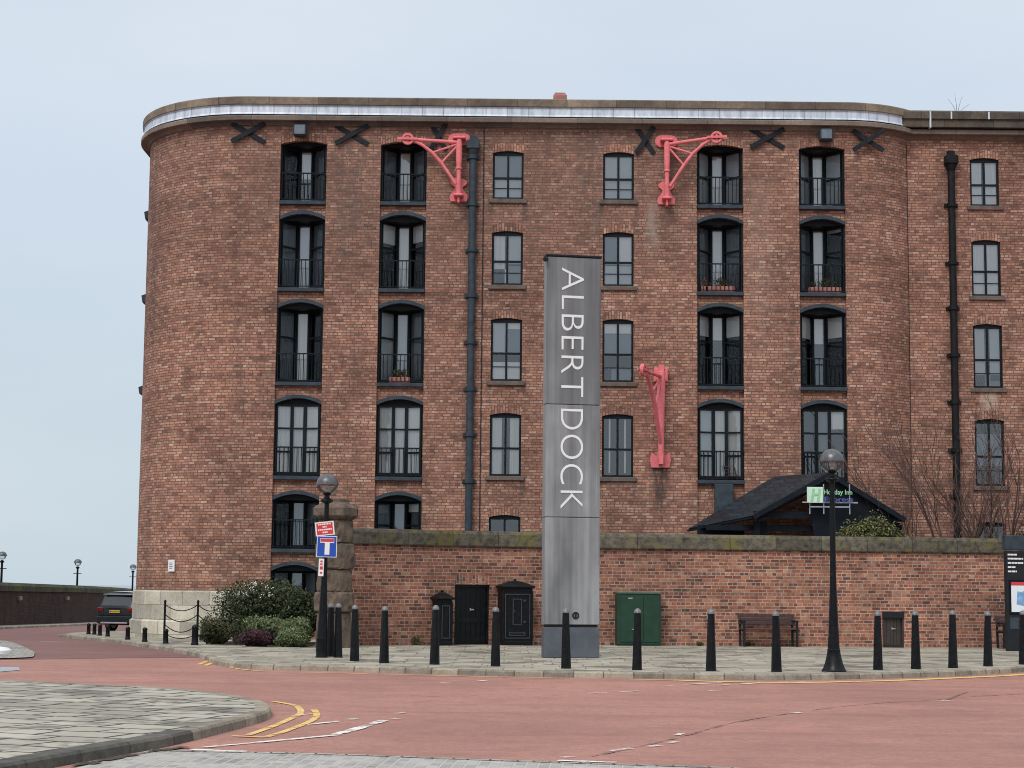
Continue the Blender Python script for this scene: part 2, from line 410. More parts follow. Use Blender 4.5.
def m_leaf(name, stops, rough=.6):
    t = NT(name); a = t.n('ShaderNodeAttribute'); a.attribute_name = 'tint'
    c = t.ramp(a.outputs['Fac'], stops)
    b = t.n('ShaderNodeBsdfPrincipled'); t.l(c, b.inputs['Base Color']); b.inputs['Roughness'].default_value = rough
    tl = t.n('ShaderNodeBsdfTranslucent'); t.l(c, tl.inputs[0]); mx = t.n('ShaderNodeMixShader'); mx.inputs[0].default_value = .25
    t.l(b.outputs[0], mx.inputs[1]); t.l(tl.outputs[0], mx.inputs[2]); t.l(mx.outputs[0], t.out.inputs[0]); return t.mat
M['leafdark'] = m_leaf('dark_evergreen_leaf', [(0, (.018, .028, .010)), (.6, (.048, .066, .022)), (1, (.11, .13, .048))], .5)
M['leafpale'] = m_leaf('grey_green_leaf', [(0, (.065, .092, .036)), (.5, (.175, .215, .095)), (1, (.36, .40, .20))])
M['leafolive'] = m_leaf('olive_leaf', [(0, (.028, .032, .012)), (.5, (.075, .078, .028)), (1, (.17, .165, .06))])
M['leafpurple'] = m_leaf('purple_heather_leaf', [(0, (.03, .012, .018)), (.5, (.085, .028, .045)), (1, (.17, .065, .10))])
M['leafyellow'] = m_leaf('yellow_green_leaf', [(0, (.04, .045, .015)), (.5, (.13, .135, .045)), (1, (.30, .30, .12))])
M['flower'] = m_plain('white_blossom', (.70, .68, .60), .7, .1, 9)
M['flowermix'] = m_leaf('planter_flowers', [(0, (.30, .06, .05)), (.5, (.16, .09, .05)), (1, (.55, .52, .45))])
M['twig'] = m_plain('reddish_bark', (.085, .048, .040), .8, .3, 12)
M['slate'] = m_stone('dark_slate', (.036, .045, .058), (.018, .024, .032), 2.5, joints=(.32, .22, .012), rough=.55)
M['carpaint'] = m_plain('black_car_paint', (.006, .007, .009), .25, .1, 3, 0, .35)
M['carglass'] = m_plain('dark_car_glass', (.045, .052, .058), .06, .1, 3, 0, .8)  # base colour lifted to imitate sky reflected in the glass
M['carroof'] = m_plain('sky_reflecting_roof', (.35, .37, .40), .12, .05, 3, .7)  # pale colour imitates sky reflected in the black roof
M['rubber'] = m_plain('black_rubber', (.012, .012, .012), .8, .2, 9)
M['taillamp'] = m_plain('red_lamp_plastic', (.16, .012, .012), .25, .2, 3)
M['plate'] = m_plain('yellow_plate', (.72, .50, .06), .5, .05, 3)
M['silver'] = m_plain('silver_trim', (.38, .39, .40), .35, .1, 3, .5)
M['hotelgreen'] = m_plain('sign_green', (.30, .62, .36), .5, .08, 3)
M['hotelblue'] = m_plain('sign_indigo', (.085, .10, .33), .5, .1, 3)
M['hotelpale'] = m_plain('pale_green_panel', (.60, .78, .62), .5, .08, 4)
M['poster'] = m_plain('poster_paper', (.75, .80, .84), .4, .06, 3)
M['posterblue'] = m_plain('poster_blue', (.20, .38, .62), .4, .3, 9)
M['bed'] = m_plain('planting_soil', (.045, .035, .025), .9, .4, 6)
def m_water():
    t = NT('river_water'); n = t.noise(t.tc('Object'), .4, 4, .6)
    return t.done((.17, .19, .20), .18, 0, t.bump(n, .15, .3))
M['water'] = m_water()

# ------------------------------------------------------------------ light
SUN_EL, SUN_AZ = 48, 205            # azimuth measured clockwise from +Y (the building faces -Y)
w = bpy.data.worlds.new('World'); sc.world = w; w.use_nodes = True
nt = w.node_tree; nt.nodes.clear()
wo = nt.nodes.new('ShaderNodeOutputWorld'); bg = nt.nodes.new('ShaderNodeBackground')
sky = nt.nodes.new('ShaderNodeTexSky'); sky.sky_type = 'NISHITA'; sky.sun_disc = False
sky.sun_elevation = R(SUN_EL); sky.sun_rotation = R(SUN_AZ); sky.air_density = 1.2; sky.dust_density = 3
tcw = nt.nodes.new('ShaderNodeTexCoord'); sep = nt.nodes.new('ShaderNodeSeparateXYZ'); nt.links.new(tcw.outputs['Generated'], sep.inputs[0])
cr = nt.nodes.new('ShaderNodeValToRGB'); nt.links.new(sep.outputs['Z'], cr.inputs[0])
SKY = [(0.0, (.640, .740, .812)), (.10, (.660, .757, .835)), (.20, (.695, .785, .895)), (.32, (.76, .83, .92)), (.6, (1.0, 1.04, 1.10)), (1, (1.30, 1.33, 1.38))]
while len(cr.color_ramp.elements) < len(SKY): cr.color_ramp.elements.new(.5)
for e, (p, c) in zip(cr.color_ramp.elements, SKY): e.position = p; e.color = (*[x / 1.4 for x in c], 1)
mp = nt.nodes.new('ShaderNodeMapping'); mp.inputs['Scale'].default_value = (1, 1, 3.2); nt.links.new(tcw.outputs['Generated'], mp.inputs[0])
cn = nt.nodes.new('ShaderNodeTexNoise'); cn.inputs['Scale'].default_value = 3.0; cn.inputs['Detail'].default_value = 5; nt.links.new(mp.outputs[0], cn.inputs['Vector'])
cr2 = nt.nodes.new('ShaderNodeValToRGB'); nt.links.new(cn.outputs[0], cr2.inputs[0])
cr2.color_ramp.elements[0].position = .3; cr2.color_ramp.elements[0].color = (.88, .905, .935, 1)
cr2.color_ramp.elements[1].position = .7; cr2.color_ramp.elements[1].color = (1.0, 1.0, 1.0, 1)
mul = nt.nodes.new('ShaderNodeMix'); mul.data_type = 'RGBA'; mul.blend_type = 'MULTIPLY'; mul.inputs[0].default_value = 1
nt.links.new(cr.outputs[0], mul.inputs[6]); nt.links.new(cr2.outputs[0], mul.inputs[7])
scl = nt.nodes.new('ShaderNodeVectorMath'); scl.operation = 'SCALE'; scl.inputs['Scale'].default_value = 14.0
nt.links.new(mul.outputs[2], scl.inputs[0])
mx = nt.nodes.new('ShaderNodeMix'); mx.data_type = 'RGBA'; mx.inputs[0].default_value = .93     # a closed deck of pale cloud over the clear sky
nt.links.new(sky.outputs[0], mx.inputs[6]); nt.links.new(scl.outputs[0], mx.inputs[7])
nt.links.new(mx.outputs[2], bg.inputs['Color']); bg.inputs['Strength'].default_value = .1
nt.links.new(bg.outputs[0], wo.inputs[0])
sd = bpy.data.lights.new('sun', 'SUN'); sd.energy = 1.8; sd.angle = R(24); sd.color = (1, .98, .95)
so = bpy.data.objects.new('sun', sd); COL.objects.link(so)
az = R(SUN_AZ); el = R(SUN_EL)
sdir = Vector((math.sin(az) * math.cos(el), math.cos(az) * math.cos(el), math.sin(el)))
so.rotation_euler = sdir.to_track_quat('Z', 'Y').to_euler(); so.location = (0, -20, 60)
vs = sc.view_settings; vs.view_transform = 'Standard'; vs.look = 'None'; vs.gamma = 1; vs.use_curve_mapping = False; vs.exposure = 0.0
sc.cycles.use_denoising = True
sc.cycles.filter_width = 1.0
sc.cycles.sample_clamp_indirect = 4
sc.cycles.max_bounces = 6; sc.cycles.diffuse_bounces = 3; sc.cycles.glossy_bounces = 3; sc.cycles.transparent_max_bounces = 12
sc.cycles.caustics_reflective = False; sc.cycles.caustics_refractive = False

# ------------------------------------------------------------------ ground
def sheet(name, poly, mat, off=0.0, thick=0.0, label=None):
    bm = bmesh.new()
    bm.faces.new([bm.verts.new((p[0], p[1], 0)) for p in poly])
    for yy in (Y0, Y1):
        bmesh.ops.bisect_plane(bm, geom=bm.verts[:] + bm.edges[:] + bm.faces[:], plane_co=(0, yy, 0), plane_no=(0, 1, 0))
    bmesh.ops.triangulate(bm, faces=bm.faces[:])
    for f in bm.faces:
        if f.normal.z < 0: f.normal_flip()
    ul = bm.loops.layers.uv.new('UVMap')
    for v in bm.verts: v.co.z = gz(v.co.y) + off
    for f in bm.faces:
        for lp in f.loops: lp[ul].uv = (lp.vert.co.x + 400, lp.vert.co.y + 400)
    me = bpy.data.meshes.new(name); bm.to_mesh(me); bm.free(); me.materials.append(mat)
    o = bpy.data.objects.new(name, me); COL.objects.link(o); return tag(o, kind='structure')

def smooth_poly(pts, n=5):
    """Catmull-Rom through 2D points"""
    pts = [Vector((p[0], p[1])) for p in pts]; out = []
    for i in range(len(pts) - 1):
        p0 = pts[max(i-1, 0)]; p1 = pts[i]; p2 = pts[i+1]; p3 = pts[min(i+2, len(pts)-1)]
        for k in range(n):
            t = k / n
            out.append(.5 * ((2*p1) + (p2-p0)*t + (2*p0-5*p1+4*p2-p3)*t*t + (3*p1-p0-3*p2+p3)*t**3))
    out.append(pts[-1]); return out
def normals2(pts):
    ns = []
    for i in range(len(pts)):
        a = pts[max(i-1, 0)]; b = pts[min(i+1, len(pts)-1)]
        d = (b - a).normalized(); ns.append(Vector((d.y, -d.x)))     # right-hand side of travel
    return ns
def ribbon(name, px, width, mat, off, wob=0.0, raw=False, n=5, px_space=True):
    pts = smooth_poly([gr(u, v, off).xy for u, v in px] if px_space else px, n)
    ns = normals2(pts); mb = MB(); L = 0
    for i in range(len(pts) - 1):
        l2 = L + (pts[i+1] - pts[i]).length
        w0 = width * (1 + wob * random.uniform(-1, 1)) / 2
        q = [pts[i] - ns[i]*w0, pts[i] + ns[i]*w0, pts[i+1] + ns[i+1]*w0, pts[i+1] - ns[i+1]*w0]
        mb.face([(p.x, p.y, gz(p.y) + off) for p in q], [(L, 0), (L, width), (l2, width), (l2, 0)]); L = l2
    return mb if raw else tag(mb.build(name, mat), kind='structure')

def kerb(name, pts, mat, width=.17, top=.004, low=-.115, back=-.02):
    """kerb stones along pts (travel left to right seen from the road: road on the right-hand side)"""
    ns = normals2(pts); mb = MB(); L = 0
    for i in range(len(pts) - 1):
        l2 = L + (pts[i+1] - pts[i]).length
        def P(k, o, z): q = pts[k] + ns[k]*o; return (q.x, q.y, gz(q.y) + z)
        sec = [(-width, back), (-width, top), (-.025, top), (0, top - .025), (.012, low)]
        for j in range(len(sec) - 1):
            (o0, z0), (o1, z1) = sec[j], sec[j+1]
            mb.face([P(i, o0, z0), P(i, o1, z1), P(i+1, o1, z1), P(i+1, o0, z0)], [(L, j*.1+.3), (L, j*.1+.4), (l2, j*.1+.4), (l2, j*.1+.3)])
        L = l2
    return tag(mb.build(name, mat), kind='structure')

RZ = -.1
tag_ = sheet('ground', [(-62, -300), (1500, -300), (1500, 1500), (60, 1500), (-62, 400)], M['ground'], -.14)
mb = MB(); mb.face([(-4000, -4000, -6), (4000, -4000, -6), (4000, 6000, -6), (-4000, 6000, -6)]); tag(mb.build('river_water', M['water']), kind='structure')
sheet('road', [(-60, -40), (60, -40), (60, 50), (30, 170), (-60, 170)], M['road'], RZ)
fr = [gr(u, v, RZ).xy for u, v in [(-60, 661), (0, 660), (100, 658.5), (206, 657.5)]]
sheet('old_road', fr + [Vector((-6, 46)), Vector((-9, 60)), Vector((-11, 170)), Vector((-60, 170)), Vector((-60, fr[0].y))], M['roadfar'], RZ + .004)

KP = [(58, 634), (100, 637.8), (133, 641.8), (165, 646.5), (199, 653), (219, 660.5), (259, 664), (339, 665.8), (422, 668.3), (506, 670.6), (590, 672), (672, 673), (771, 674.4), (848, 673.6), (915, 672), (1023, 667), (1150, 657), (1300, 644)]
kp = smooth_poly([gr(u, v, 0).xy for u, v in KP], 5)
ns_ = normals2(kp)
inner = [p - n * .16 for p, n in zip(kp, ns_)]
tipA = [gr(u, v, 0).xy for u, v in [(108, 630.8), (76, 632.2)]]
sheet('pavement', inner + [Vector((40, 60)), Vector((-10, 62)), Vector((-12.5, 66))] + tipA, M['pavement'], 0.0)
kerb('pavement_kerb', kp, M['kerb'])

IP = [(-60, 678.3), (0, 680), (60, 682.6), (110, 685), (155, 687), (193, 690), (225, 693.5), (249, 697.5), (265, 702), (271, 706.5), (266, 711.5), (246, 717.5), (220, 724), (193, 730.5), (160, 737.5), (126, 743), (60, 754.5), (0, 765), (-70, 777)]
ip = smooth_poly([gr(u, v, 0).xy for u, v in IP], 4)
ni = normals2(ip)
# travel goes along the far side to the tip and back: the road lies on the left, so mirror the travel for the kerb
ipr = list(reversed(ip)); nr = normals2(ipr)
sheet('island_pavement', [p - n * .16 for p, n in zip(ipr, nr)], M['island'], 0.0)
cut = len(ipr) * 5 // 18
kerb('island_kerb', ipr[cut:], M['kerb'], .18)
kerb('island_kerb', ipr[:cut + 1], M['darkkerb'], .24)
bp = [gr(u, v, RZ).xy for u, v in [(60, 772), (150, 750.5), (339, 755), (473, 760.2), (622, 765.2), (740, 769)]]
sheet('block_paving', [Vector((bp[0].x, bp[0].y)) ] + bp[1:] + [Vector((bp[-1].x + 3, bp[-1].y - 2)), Vector((bp[0].x + .5, bp[0].y - 6))], M['block'], RZ + .004)
ribbon('paving_edge', [(150, 750), (244, 752), (339, 754.2), (473, 759.2), (622, 764.2), (740, 768)], .10, M['sett'], RZ + .008)
ribbon('grit', [(72, 766), (110, 758.5), (150, 751.5), (186, 746.5)], .12, M['bed'], RZ + .012, .9)
# old cobbled island at the left edge
ci = smooth_poly([gr(u, v, RZ).xy for u, v in [(-40, 639.5), (0, 641.2), (18, 645.5), (33, 652.5), (34, 656), (30, 658.4), (0, 659.6), (-40, 660)]], 4)
sheet('cobbled_island', ci, M['sett'], RZ + .03)
c0 = gr(-9, 652.5, -.05)
mb = MB(); mb.lathe(c0, [(.42, -.06), (.42, .05), (.36, .10), (.1, .14)], 24)
tag(mb.build('traffic_island_cap', M['white'], smooth=True), kind='structure')
sheet('metal_road_plate', [gr(u, v, RZ).xy for u, v in [(-20, 667.3), (19, 667.5), (20, 670.4), (-10, 673)]], M['galv'], RZ + .008)

# painted markings
for k, px in enumerate([[(266, 736.8), (285, 731), (310.5, 721), (316.8, 715), (314, 709.5)], [(248, 734.8), (272, 726.5), (292, 717.8), (300.6, 713), (299, 708), (292, 704.5), (272, 701)]]):
    ribbon('yellow_line', px, .085, M['yellow'], RZ + .008, n=8)
ribbon('yellow_line', [(232, 735.6), (266, 736.9)], .07, M['yellow'], RZ + .012)
ribbon('yellow_line', [(199, 664.5), (208, 660.6), (216, 658.2)], .10, M['yellow'], RZ + .008)
ribbon('yellow_line', [(205, 665.5), (213, 662.5)], .10, M['yellow'], RZ + .008)
ribbon('yellow_line', [(225, 666.5), (259, 670.8), (339, 673), (506, 677), (672, 680)], .07, M['yellow'], RZ + .008, .3)
ribbon('yellow_line', [(672, 680), (720, 681.5), (790, 682.5), (848, 681.6), (915, 679.6), (1023, 674.5), (1120, 668)], .26, M['yellow'], RZ + .008)
for px, wd in [([(204, 747), (270, 741), (339, 734.5)], .09), ([(306, 724.6), (339, 721)], .07), ([(335, 734), (355, 729), (384, 720)], .11), ([(192, 749.3), (248, 751.3)], .14),
               ([(349, 719.3), (356, 718.5)], .09), ([(396, 713.2), (404, 712.6)], .09), ([(391, 718.6), (400, 718.4)], .09), ([(440, 682.4), (451, 682.2)], .1), ([(452, 680.6), (459, 680.3)], .1), ([(478, 681), (486, 680.2)], .09),
               ([(587, 693.3), (606, 692.3)], .09), ([(620, 691.6), (638, 690.8)], .06), ([(668, 685.6), (676, 685)], .08), ([(558, 760.2), (616, 762.2)], .10), ([(561, 757.2), (575, 756.5)], .09),
               ([(610, 750.6), (632, 748)], .08), ([(648, 746.4), (660, 745)], .08), ([(668, 742.4), (679, 741.2)], .09), ([(677, 735), (682, 733)], .08),
               ([(683, 684.4), (722, 682.6)], .07), ([(707, 685.6), (729, 684.6)], .08), ([(733, 684.3), (761, 682.8)], .09), ([(709, 690.4), (723, 690)], .06), ([(778, 681.9), (812, 681.9)], .1),
               ([(794, 713), (799, 712.4)], .12), ([(941, 700.4), (948, 700.1)], .1), ([(290, 716), (312, 713.5)], .05), ([(40, 641.6), (66, 642)], .12)]:
    ribbon('white_line', px, wd, M['whiteline'], RZ + .009, .25)
ribbon('tar_seam', [(592, 756), (640, 746), (679, 737), (735, 722), (794, 712.6), (840, 706.5), (881, 702.8), (930, 700), (962, 697), (1024, 693.6), (1100, 690)], .045, M['tar'], RZ + .006, .6)
ribbon('tar_seam', [(945, 700.5), (958, 695), (967, 692)], .05, M['tar'], RZ + .0065, .5)
ribbon('tar_seam', [(20, 656.3), (90, 656.6), (199, 657.6)], .05, M['tar'], RZ + .007, .6)
ribbon('tar_seam', [(410, 695), (450, 696.5), (495, 694)], .035, M['tar'], RZ + .006, .6)

# ------------------------------------------------------------------ walls with openings
class Path:
    def __init__(s, pts):
        s.p = [Vector((a[0], a[1])) for a in pts]; s.L = [0.0]
        for i in range(1, len(s.p)): s.L.append(s.L[-1] + (s.p[i] - s.p[i-1]).length)
    def pos(s, u):
        for i in range(len(s.p) - 1):
            if u <= s.L[i+1] + 1e-6 or i == len(s.p) - 2:
                d = (s.p[i+1] - s.p[i]) / (s.L[i+1] - s.L[i])
                return s.p[i] + d * (u - s.L[i]), Vector((d.y, -d.x))
    def u_of_x(s, x):
        best = None
        for i in range(len(s.p) - 1):
            a, b = s.p[i], s.p[i+1]
            if min(a.x, b.x) - 1e-6 <= x <= max(a.x, b.x) + 1e-6 and b.x > a.x: best = s.L[i] + (x - a.x) / (b.x - a.x) * (s.L[i+1] - s.L[i])
        return best
def wall_mesh(mb, path, zb, zt, ops, u0=None, u1=None, m=0, ring=.24):
    """ops: dicts u0,u1,z0,zs(spring),rise,depth,arch(bool)"""
    u0 = path.L[0] if u0 is None else u0; u1 = path.L[-1] if u1 is None else u1
    us = {round(u0, 5), round(u1, 5)} | {round(x, 5) for x in path.L if u0 < x < u1}
    zs = {round(zb, 5), round(zt, 5)}
    for o in ops:
        us |= {round(o['u0'], 5), round(o['u1'], 5)}; zs |= {round(o['z0'], 5), round(o['zs'] + o['rise'], 5)}
    us = sorted(us); zs = sorted(zs)
    def P(u, z, d=0.0):
        q, n = path.pos(u); q = q - n * d
        return (q.x, q.y, z)
    for i in range(len(us) - 1):
        for j in range(len(zs) - 1):
            cu = (us[i] + us[i+1]) / 2; cz = (zs[j] + zs[j+1]) / 2
            if any(o['u0'] < cu < o['u1'] and o['z0'] < cz < o['zs'] + o['rise'] for o in ops): continue
            a, b, c, d = us[i], us[i+1], zs[j], zs[j+1]
            mb.face([P(a, c), P(b, c), P(b, d), P(a, d)], [(a, c), (b, c), (b, d), (a, d)], m)
    for o in ops:
        a, b, z0, z1, rs, dp = o['u0'], o['u1'], o['z0'], o['zs'], o['rise'], o['depth']
        mb.face([P(a, z0), P(a, z0, dp), P(a, z1, dp), P(a, z1)], [(a, z0), (a + dp, z0), (a + dp, z1), (a, z1)], m)
        mb.face([P(b, z0, dp), P(b, z0), P(b, z1), P(b, z1, dp)], [(b - dp, z0), (b, z0), (b, z1), (b - dp, z1)], m)
        mb.face([P(a, z0), P(b, z0), P(b, z0, dp), P(a, z0, dp)], [(a, z0), (b, z0), (b, z0 + dp), (a, z0 + dp)], m)
        n = 8
        def arc(k): t = k / n; return a + (b - a) * t, z1 + rs * (1 - (2*t - 1)**2)
        for k in range(n):
            (ua, za), (ub, zb_) = arc(k), arc(k + 1); top = z1 + rs
            if rs > 1e-4: mb.face([P(ua, za), P(ub, zb_), P(ub, top), P(ua, top)], [(ua, za), (ub, zb_), (ub, top), (ua, top)], m)
            mb.face([P(ua, za), P(ua, za, dp), P(ub, zb_, dp), P(ub, zb_)], [(za, ua), (za + dp, ua), (zb_ + dp, ub), (zb_, ub)], m)
            if o.get('arch'):
                r = ring
                mb.face([P(ua, za, -.005), P(ub, zb_, -.005), P(ub, zb_ + r, -.005), P(ua, za + r, -.005)], [(za + .03, ua), (zb_ + .03, ub), (zb_ + r + .03, ub), (za + r + .03, ua)], m)
def sweep(mb, path_pts, prof, m=0, u_from=0.0):
    """extrude profile [(out, z)] along a 2D path with mitred corners"""
    pts = [Vector((p[0], p[1])) for p in path_pts]; ms = []
    for i in range(len(pts)):
        d0 = (pts[i] - pts[i-1]).normalized() if i else (pts[1] - pts[0]).normalized()
        d1 = (pts[i+1] - pts[i]).normalized() if i < len(pts) - 1 else d0
        n0 = Vector((d0.y, -d0.x)); n1 = Vector((d1.y, -d1.x)); n = (n0 + n1).normalized()
        ms.append(n / max(.4, n.dot(n0)))
    L = u_from
    for i in range(len(pts) - 1):
        l2 = L + (pts[i+1] - pts[i]).length; hh = 0
        for j in range(len(prof) - 1):
            (o0, z0), (o1, z1) = prof[j], prof[j+1]; h2 = hh + math.hypot(o1 - o0, z1 - z0)
            def P(k, o, z): q = pts[k] + ms[k] * o; return (q.x, q.y, z)
            mb.face([P(i, o0, z0), P(i+1, o0, z0), P(i+1, o1, z1), P(i, o1, z1)], [(L, z0), (l2, z0), (l2, z1 + (o1-o0)*.01), (L, z1 + (o1-o0)*.01)], m); hh = h2
        L = l2
    for k in (0, len(pts) - 1):      # end caps
        f = [(pts[k].x + ms[k].x*o, pts[k].y + ms[k].y*o, z) for o, z in prof]
        mb.face(f if k else f[::-1], m=m)

# ------------------------------------------------------------------ the warehouse
DF = 51.6
rl, rr = 3.6, 2.9
xt = at(137.5, 590, DF + .796 * rl).x
XL = xt + .979 * rl - .05
XR = 9.62
WX = at(911, 450, DF + .95).x
yW = DF + rr - math.sqrt(rr**2 - (WX - XR)**2)
left_arc = [(XL - rl * math.cos(R(a)), DF + rl - rl * math.sin(R(a))) for a in range(0, 91, 6)]
right_arc = [(XR + (WX - XR) * k / 6, DF + rr - math.sqrt(rr**2 - ((WX - XR) * k / 6)**2)) for k in range(7)]
main_pts = [(XL - rl, 78.0)] + left_arc + right_arc
WING_END = 24.0
mp_ = Path(main_pts)
wp_ = Path([(WX, yW), (WING_END, yW)])
zF = lambda u, v: at(u, v, DF).z
zW = lambda u, v: at(u, v, yW).z
TOPZ = zF(500, 123.5)                    # brick top below the cornice
base_pt = Vector((0, DF, gz(DF)))
bld = empty('warehouse_building', base_pt, 'long five storey red brick warehouse with a rounded corner and dark bay windows', 'building')

BW = 1.35
REC = .10                                # the bay columns sit in shallow brick recesses
bays = [at(299.4, 340, DF).x, at(400.8, 340, DF).x, at(720.6, 345, DF).x, at(823.6, 346, DF).x]
rows_px = [(140.8, 200.2, .10), (213.5, 287.2, .18), (302, 381.5, .18), (398, 475.5, .18), (494, 548.5, .18), (565, 612, .18)]
rows = [(zF(302, b), zF(302, a) - r, r) for a, b, r in rows_px]      # z0, spring, rise
ops = []
for bi, bx in enumerate(bays):
    for ri, (z0, zs, rs) in enumerate(rows):
        if ri == 5 and bi != 0: continue
        if ri == 0: ops.append(dict(u0=mp_.u_of_x(bx - BW/2), u1=mp_.u_of_x(bx + BW/2), z0=-1.1, zs=zs, rise=rs, depth=REC, arch=True))
SW = .90
scol = [at(506.5, 340, DF).x, at(618, 341, DF).x]
srow_px = [(151, 199), (231, 285), (318, 381), (413, 476), (515, 560)]
srows = [(zF(506, b), zF(506, a) - .06, .06) for a, b in srow_px]
for si, sx in enumerate(scol):
    for ri, (z0, zs, rs) in enumerate(srows):
        if ri == 4 and si == 1: continue
        ops.append(dict(u0=mp_.u_of_x(sx - SW/2), u1=mp_.u_of_x(sx + SW/2), z0=z0, zs=zs, rise=rs, depth=.13, arch=True))
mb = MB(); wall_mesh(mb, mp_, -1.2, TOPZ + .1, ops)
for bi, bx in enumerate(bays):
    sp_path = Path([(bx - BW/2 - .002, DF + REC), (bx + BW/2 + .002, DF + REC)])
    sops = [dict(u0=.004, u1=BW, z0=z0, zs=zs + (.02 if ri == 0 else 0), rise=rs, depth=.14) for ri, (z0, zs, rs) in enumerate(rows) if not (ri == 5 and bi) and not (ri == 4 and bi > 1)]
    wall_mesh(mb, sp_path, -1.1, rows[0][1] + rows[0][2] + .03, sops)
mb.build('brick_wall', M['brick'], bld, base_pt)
# right wing
WW = .86
wx = at(988, 355, yW).x
wrow_px = [(158, 206), (240, 296), (324, 388), (419, 486), (522, 570)]
wrows = [(zW(988, b), zW(988, a) - .06, .06) for a, b in wrow_px]
WTOP = TOPZ
wops = [dict(u0=wp_.u_of_x(wx - WW/2), u1=wp_.u_of_x(wx + WW/2), z0=z0, zs=zs, rise=rs, depth=.13, arch=True) for z0, zs, rs in wrows]
mb = MB(); wall_mesh(mb, wp_, -1.2, WTOP + .1, wops)
mb.build('brick_wall', M['brick'], bld, base_pt)
# back, roof and dark rooms behind the windows
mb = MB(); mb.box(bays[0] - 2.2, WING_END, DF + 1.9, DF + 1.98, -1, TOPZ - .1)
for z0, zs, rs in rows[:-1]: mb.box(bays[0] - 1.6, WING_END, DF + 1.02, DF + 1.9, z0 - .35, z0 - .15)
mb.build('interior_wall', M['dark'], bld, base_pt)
zc = [at(500, v, DF - .25).z for v in (125.0, 122.8, 117.4, 107, 98.4)]
mb = MB(); mb.face([(XL - rl + .3, DF + 3.6, zc[3]), (XL, DF + .25, zc[3]), (XR, DF + .25, zc[3]), (WX, yW + .25, zc[3]), (WING_END, yW + .25, zc[3]), (WING_END, 78, zc[3]), (XL - rl + .3, 78, zc[3])])
mb.box(XL - rl, WING_END, 77.9, 78.1, -1, zc[3] - .02)
mb.box(WING_END + .002, WING_END + .15, yW + .02, 77.8, -1, zc[3] - .02)
mb.build('roof', M['slate'], bld, base_pt)
# cornice, lead, coping
full_pts = main_pts + [(WING_END, yW)]
mb = MB(); sweep(mb, full_pts, [(-.05, zc[0] - .03), (.05, zc[0] - .02), (.05, zc[0] + .02), (.09, zc[0] + .05), (.10, zc[1] + .0), (.27, zc[1] + .005), (.29, zc[1] + .02), (.29, zc[2] - .03), (.27, zc[2] - .01), (.20, zc[2] + .02), (-.05, zc[2] + .03)])
mb.build('cornice', M['cornice'], bld, base_pt)
lead_pts = main_pts[:-1]
mb = MB(); sweep(mb, lead_pts, [(-.05, zc[2] + .02), (.24, zc[2] + .04), (.205, zc[2] + .10), (.20, zc[3] - .02), (.24, zc[3]), (-.05, zc[3])])
mb.build('lead_flashing', M['lead'], bld, base_pt)
mb = MB(); sweep(mb, main_pts, [(-.45, zc[3] + .003), (.23, zc[3] + .003), (.25, zc[3] + .03), (.25, zc[4] - .03), (.22, zc[4]), (-.45, zc[4])])
mb.build('coping', M['coping_stone'], bld, base_pt)
wing_cop = [(WX - .42, yW - .26), (WING_END, yW - .26)]
zwm = (zc[2] + zc[4]) / 2 - .02
mb = MB(); sweep(mb, wing_cop, [(-.4, zc[2] + .033), (.16, zc[2] + .033), (.16, zwm), (-.4, zwm)]); sweep(mb, wing_cop, [(-.4, zwm + .003), (.22, zwm + .003), (.22, zc[4] - .10), (.18, zc[4] - .05), (-.4, zc[4] - .05)], u_from=.7)
for px in (930.5, 951.5, 989):         # pale mastic joints
    p = at(px, 116, yW - .49)
    mb.box(p.x - .022, p.x + .022, yW - .488, yW - .3, zwm - (.27 if px < 940 else .0), zc[4] - .085, m=1)
mb.build('coping', [M['wingcop'], M['paleblind']], bld, base_pt)
# limestone plinth of the rounded corner
zp = zF(165, 590); zp2 = zF(165, 622)
pl_pts = [(XL - rl, 78.0)] + left_arc + [(bays[0] - BW/2 - .02, DF)]
mb = MB(); sweep(mb, pl_pts, [(-.1, -1.2), (.16, -1.2), (.16, zp2), (.09, zp2 + .05), (.09, zp - .05), (.05, zp), (-.1, zp)])
mb.build('plinth', M['plinth'], bld, base_pt)
# ledges on the river side of the corner
for v in (212, 296, 388):
    a0, a1 = R(-2), R(9); z = at(146, v, DF + 2.8).z; mb = MB(); rws = []
    for k in range(4):
        a = a0 + (a1 - a0) * k / 3; e = Vector((-math.cos(a), -math.sin(a)))
        c = Vector((XL, DF + rl))
        rws.append([(*(c + e * (rl - .05)), z - .14), (*(c + e * (rl + .10)), z - .14), (*(c + e * (rl + .13)), z + .05), (*(c + e * (rl - .05)), z + .12)])
    mb.grid(rws, True, 0, True); mb.build('window_ledge', M['slategrey'], bld, base_pt)

